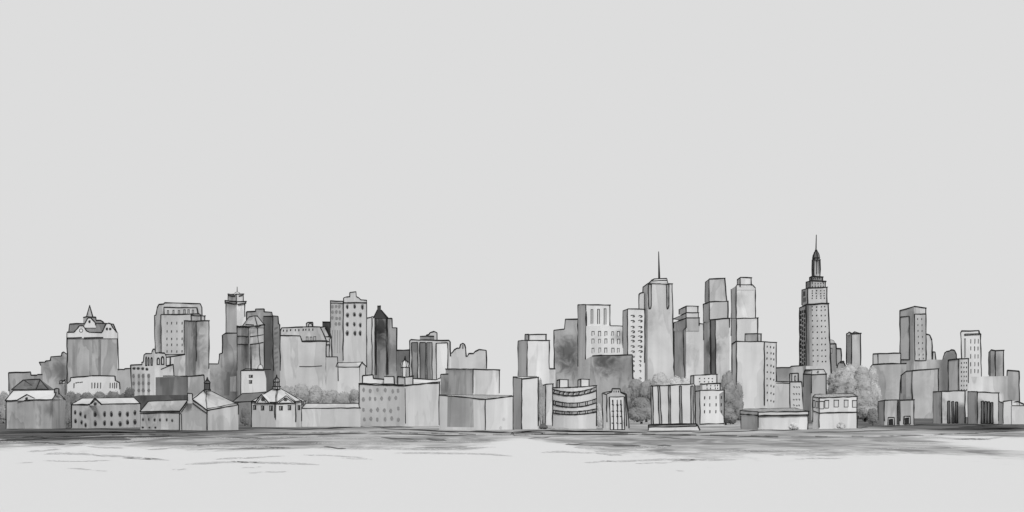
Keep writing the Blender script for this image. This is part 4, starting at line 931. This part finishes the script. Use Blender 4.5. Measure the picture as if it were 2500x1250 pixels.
# --- trees, right half
for (x, yt, hw, Y, tn) in ((1556, 924, 34, 900, 128), (1578, 926, 34, 880, 124), (1566, 970, 34, 780, 126), (1606, 908, 40, 1500, 168), (1642, 918, 42, 1480, 168), (1676, 922, 36, 1480, 166)):
    tree(x, yt, hw, Y, tn, 'grey tree in the hazy clump behind the pilastered hall', 'trees behind the pilastered hall', n=1300)
for (x, yt, hw, Y, tn) in ((1776, 904, 22, 960, 130), (1788, 926, 28, 900, 126), (1768, 950, 28, 860, 128), (1790, 972, 28, 760, 122), (1772, 996, 28, 720, 124)):
    tree(x, yt, hw, Y, tn, 'dark grey tree in the tall thicket right of the stepped dotted building', 'trees in the tall thicket', n=1200)
for (x, yt, hw, Y, tn) in ((2040, 908, 40, 1500, 148), (2076, 888, 46, 1450, 160), (2106, 894, 40, 1400, 150), (2100, 930, 42, 1200, 150), (2060, 920, 42, 1300, 146), (2112, 970, 34, 900, 150), (2126, 896, 26, 1600, 168)):
    tree(x, yt, hw, Y, tn, 'pale grey tree in the misty wood under the lone slim tower', 'trees under the lone slim tower', n=1800)
tree(1320, 925, 10, 700, 142, 'tall narrow grey tree right of the corner block at the start of the second skyline', n=1300)
tree(1462, 985, 9, 640, 168, 'thin grey tree between the curved banded building and the deco building', n=900)
tree(1327, 1034, 10, 565, 96, 'small black shrub at the foot of the narrow sliver building', name='shrub', n=800, leaf=1.7)
tree(2131, 996, 12, 690, 118, 'dark rounded tree left of the twin cubes with doorways', n=1300)
tree(2054, 1030, 11, 575, 182, 'round grey shrub before the right end of the framed window building', name='shrub', n=800, leaf=1.7)
tree(1938, 1032, 13, 548, 196, 'pale round shrub before the right end of the flat slab building', name='shrub', n=700, leaf=1.7)
tree(1365, 1045, 22, 560, 150, 'low spreading grey shrub along the foot of the curved banded building', name='shrub', n=800, leaf=1.7)

# --- front row, right
t = Thing('tall_corner_block', 'tall narrow white block with a dark left side at the start of the right waterfront', 'building', YB(1048), 1285)
p = t.prism([(1253, 921), (1274, 925), (1314, 921)], 210, 15, vb=[1035, 1048, 1040], amp=.5, blots=[(1258, 990, 13, .6)])
r = t.part('roof', 205, amp=.3); A, B, C = p.tp; k = P(1311, 919, C.y + 4); k0 = P(1254, 920, A.y + 4); r.face([A, B, C, k, k0]); r.face([A, k0, k, C, B][::1]); r.line([k0, k], 2); t.done()
t = Thing('sliver_building', 'narrow sliver of a building with a dark left side beside the curved banded building', 'building', 720, 1337)
t.prism([(1325, 940), (1332, 938), (1350, 937)], 196, 15, vb=[1036, 1036, 1036], amp=.8); t.done()
t = Thing('curved_building', 'curved white building wrapped with three dark window bands and two boxes on its roof', 'building', YB(1047), 1402)
N = 12; xs = [1349 + 107 * k / N for k in range(N + 1)]
arc = lambda x: 26 * ((x - 1402.5) / 53.5) ** 2
top = lambda x: 946 + (941 - 946) * (x - 1349) / 107 + 6 * (1 - ((x - 1402.5) / 53.5) ** 2) * .3
cols = [(x, top(x), arc(x)) for x in xs]
p = t.prism(cols, 208, dep=40, vb=[1040] + [950] * (N - 1) + [1040], skip=range(1, N), amp=.35)
def on_arc(x, y, out=0.0):
    return P(x, y, t.Y + (arc(x) - out) * t.s)
for (yl, ym, yr, h, tn) in ((950, 957, 944, 9, 150), (977, 984, 973, 10, 165), (1001, 1005, 998, 7, 165)):
    bd = t.part('window_band', tn, amp=.9); f_ = lambda x: yl + (yr - yl) * (x - 1349) / 107 + (ym - (yl + yr) / 2) * (1 - ((x - 1402.5) / 53.5) ** 2)
    a = [on_arc(x, f_(x), 1) for x in xs]; b = [on_arc(x, f_(x) + h, 1) for x in xs]; a2 = [on_arc(x, f_(x), -1) for x in xs]; b2 = [on_arc(x, f_(x) + h, -1) for x in xs]
    bd.solid(a + b[::-1], a2 + b2[::-1], cap=False)
    for k in range(N): bd.face([a[k], a[k + 1], b[k + 1], b[k]])
    bd.line(a, 2.6); bd.line(b, 3)
    if h == 9:
        for k, x in enumerate((1355, 1368, 1378, 1390, 1402, 1416, 1430, 1444)):
            mull = Part(t, 'arched_pane', [pane_mat(190), INK], t.s, bd); t.parts.append(mull); y = f_(x)
            mull.solid([on_arc(x + dx, y + dy, 1.6) for dx, dy in ((-3, 7.5), (-2, 3), (1.5, 1.6), (3.4, 3.6), (2.6, 7.5))], [on_arc(x + dx, y + dy, .4) for dx, dy in ((-3, 7.5), (-2, 3), (1.5, 1.6), (3.4, 3.6), (2.6, 7.5))])
            mull.line([on_arc(x + dx, y + dy, 1.6) for dx, dy in ((-3, 7.5), (-2, 3), (1.5, 1.6))], 2.2)
    else:
        for k, x in enumerate((1354, 1375, 1394, 1412, 1432, 1450)):
            mull = Part(t, 'mullion', [pane_mat(205), INK], t.s, bd); t.parts.append(mull); y = f_(x)
            mull.solid([on_arc(x + dx, y + dy * h, 1.6) for dx, dy in ((-2, .05), (2, .05), (2, .95), (-2, .95))], [on_arc(x + dx, y + dy * h, .5) for dx, dy in ((-2, .05), (2, .05), (2, .95), (-2, .95))])
            for dx in (-2, 2): mull.line([on_arc(x + dx, y, 1.6), on_arc(x + dx, y + h, 1.6)], 1.9)
t.prism([(1360, 928), (1366, 926), (1387, 927)], 205, 25, name='roof_box', y0=952, dY=24, amp=.4); t.prism([(1411, 927), (1418, 925), (1438, 926)], 205, 25, name='roof_box', y0=952, dY=24, amp=.4); t.done()
t = Thing('deco_building', 'small deco building with a stepped top and three ticked strokes down its white central panel', 'building', YB(1050), 1503)
p = t.slab([(1472, 1045), (1470, 960), (1480, 957), (1494, 955), (1494, 949), (1514, 949), (1515, 957), (1529, 962), (1536, 1045)], 176, 40, amp=.7)
t.mark(p, p.pl, [(1473, 961), (1481, 963), (1482, 1030)], 2.4); t.mark(p, p.pl, [(1482, 961), (1494, 957)], 2); t.mark(p, p.pl, [(1515, 958), (1527, 964), (1530, 1040)], 2.4)
q = t.panel(p.pl, [(1488, 969), (1524, 968), (1525, 1049), (1490, 1049)], 214, 'front_panel', .8, amp=.35)
for x, b in ((1496, 1498), (1507, 1508), (1516, 1519)):
    st = t.part('mullion', 60, parent=q); st.line([q.pl.hit(x, 976), q.pl.hit((x + b) / 2, 1010), q.pl.hit(b, 1049)], 2.6)
    for y in (988, 1003, 1016, 1033): st.line([q.pl.hit(x - 2.6, y + random.uniform(-1, 1)), q.pl.hit(x + 3.2, y + 1)], 2)
t.win(p.pl, [(1499, 956), (1504.5, 956), (1510, 956)], 2.4, 4.5, 'slit', jit=.2); t.done()
t = Thing('pilastered_hall', 'white hall with five paired pilasters, standing on a long plinth at the water', 'building', YB(1051), 1645)
p = t.slab([(1588, 943), (1640, 940), (1694, 937)], 206, 50, y0=1045, w=3, amp=.4)
for (a, b, c, d) in ((1589, 1593, 1590, 1595), (1606, 1610, 1610, 1616), (1632, 1636, 1633, 1638), (1659, 1663, 1660, 1665), (1687, 1692, 1687, 1693)):
    t.panel(p.pl, [(a, 942), (b, 942), (d, 1036), (c, 1036)], 172, 'pilaster', .9, amp=.5)
e = t.slab([(1694, 938), (1696, 940), (1698, 1035)], 176, 40, dY=3, name='side_wall', sub=(0, 3))
pl = t.slab([(1583, 1050), (1583, 1037), (1640, 1035), (1700, 1034), (1704, 1040), (1709, 1050)], 216, 60, dY=-6, name='plinth', amp=.3)
t.panel(pl.pl, [(1584, 1038), (1700, 1035), (1701, 1040), (1584, 1042.5)], 160, 'plinth_step', .5, amp=.5); t.done()
t = Thing('stepped_dotted_building', 'three step white building with tiny dots above and short dashes on its lower wall', 'building', 700, 1728)
p = t.prism([(1697, 955), (1709, 953), (1768, 952)], 210, 15, vb=[1030, 1036, 1035], amp=.4, blots=[]); t.mark(p, p.pls[1], [(1709, 1036), (1768, 1034)], 2.6)
t.panel(p.pls[1], [(1756, 962), (1767, 955), (1768, 1020), (1757, 1004)], 158, 'wall_stain', .25, ink=False)
t.win(p.pls[1], grid((1720, 1733, 1748, 1761), (971, 988, 1005)), 2.8, 7.5, 'slit')
m_ = t.prism([(1697, 938), (1715, 938), (1758, 936)], 212, 24, name='middle_step', y0=956, dY=6, skip=(1,), amp=.4); t.win(m_.pls[1], grid((1726, 1735, 1746, 1752), (941, 948)), 2.4, 4, 'slit')
u = t.prism([(1686, 917), (1694, 916), (1750, 914)], 212, 22, name='top_step', y0=941, dY=12, amp=.4); t.win(u.pls[1], grid((1708, 1720, 1730, 1739), (924, 932)), 3, 2.6, 'slit'); t.done()
t = Thing('slab_roofed_building', 'long low waterfront building with a thin overhanging slab roof and dark left wall', 'building', YB(1049), 1890)
p = t.prism([(1809, 1013), (1851, 1016), (1972, 1014)], 210, 20, vb=[1046, 1044, 1049], amp=.5, top=False, blots=[(1830, 1034, 30, .75)])
ld = t.prism([(1807, 1003), (1851, 1006), (1974, 1004)], 206, 20, name='roof_slab', y0=1015, dY=-5, amp=.4); t.mark(ld, ld.pls[0], [(1807, 1012), (1851, 1015)], 4); t.mark(ld, ld.pls[1], [(1851, 1015), (1974, 1013)], 3.4)
r = t.part('roof', 205, amp=.3); A, B, C = ld.tp; k0, k1 = P(1816, 999, A.y + 2), P(1940, 996, C.y + 4); r.face([A, B, C, k1, k0]); r.face([A, k0, k1, C, B]); r.line([A, k0, k1, C], 2.2); t.done()
t = Thing('framed_window_building', 'white building with an upper floor of framed square windows over a blank ground floor', 'building', YB(1047), 2038)
p = t.prism([(1984, 969), (2000, 971), (2092, 968)], 212, 42, vb=[1030, 1044, 1045], amp=.4)
t.mark(p, p.pls[0], [(1985, 1003), (2000, 1009)], 2.6); t.mark(p, p.pls[1], [(2000, 1009), (2093, 1006)], 3.2)
r = t.part('roof', 205, amp=.3); A, B, C = p.tp; k0, k1 = P(1990, 963, A.y + 2), P(2081, 961, C.y + 3); r.face([A, B, C, k1, k0]); r.face([A, k0, k1, C, B]); r.line([A, k0, k1, C], 2.2)
t.win(p.pls[0], [(1988, 986), (1995, 988)], 5, 17, 'frame', 196); t.win(p.pls[1], [(2005, 989), (2018, 987), (2041, 986), (2066, 986), (2086, 986)], 12, 18, 'frame', 200); t.done()
for (x, lab, cols, door, tn) in ((2168, 'wider grey cube building with a doorway and a dark left wall, left of its twin', [(2144, 979), (2159, 977), (2192, 976)], (2175, 1030), 178),
                             (2214, 'slimmer grey cube building with a doorway, right of its wider twin', [(2193, 977), (2197, 977), (2231, 976)], (2214, 1027), 182)):
    t = Thing('cube_building', lab, 'building', YB(1038), x, 'twin cube buildings with doorways')
    p = t.prism(cols, tn, 19, vb=[1025, 1028, 1036], amp=.8)
    d = t.panel(p.pls[1], [(door[0] - 8, door[1] + 8), (door[0] - 7, door[1] - 11), (door[0] + 8, door[1] - 11), (door[0] + 8, door[1] + 8)], 190, 'door_frame', .8, amp=.4)
    k = t.panel(d.pl, [(door[0] - 4, door[1] + 8), (door[0] - 4, door[1] - 6), (door[0] + 4, door[1] - 7), (door[0] + 4, door[1] + 8)], 52, 'door', .5, parent=d)
    t.done()
for (x, lab, cols, ws, bt) in ((2318, 'pale box building with a dark left side and three tall dark slots in front', [(2278, 956), (2299, 955), (2356, 954)], (2316, 2326, 2335), 1034),
                               (2400, 'grey box building with a nearly black left side and four close tall slots', [(2363, 957), (2386, 957), (2438, 959)], (2398, 2406, 2413, 2421), 1035)):
    t = Thing('box_building', lab, 'building', YB(bt), x, 'box buildings with tall slots')
    p = t.prism(cols, 206, 15, vb=bt - .5, amp=.5, blots=[(cols[0][0] + 10, 1000, 30, .55)])
    for k, xx in enumerate(ws): t.panel(p.pls[1], [(xx - 2.6, 979 + k), (xx + 2.6, 979 + k), (xx + 3, bt - 1), (xx - 2.8, bt - 1)], 118, 'tall_window', .8, amp=1.2)
    t.done()
t = Thing('edge_box_building', 'low white box building with a chunky corner block at the far right edge', 'building', YB(1036), 2470)
p = t.prism([(2438, 981), (2449, 980), (2488, 978)], 212, 14, vb=[1028, 1034, 1036], amp=.4, top=False)
t.mark(p, p.pls[0], [(2438, 980), (2449, 985)], 2.2); t.mark(p, p.pls[1], [(2449, 980), (2470, 977), (2470, 989)], 2.6)
q = t.slab([(2470, 990), (2515, 990)], 208, 30, dY=2, name='right_wall', amp=.4); r = t.slab([(2470, 991), (2470, 983), (2484, 980), (2500, 987), (2515, 991)], 190, 20, dY=8, name='roof_wedge', y0=993, amp=.4); t.done()
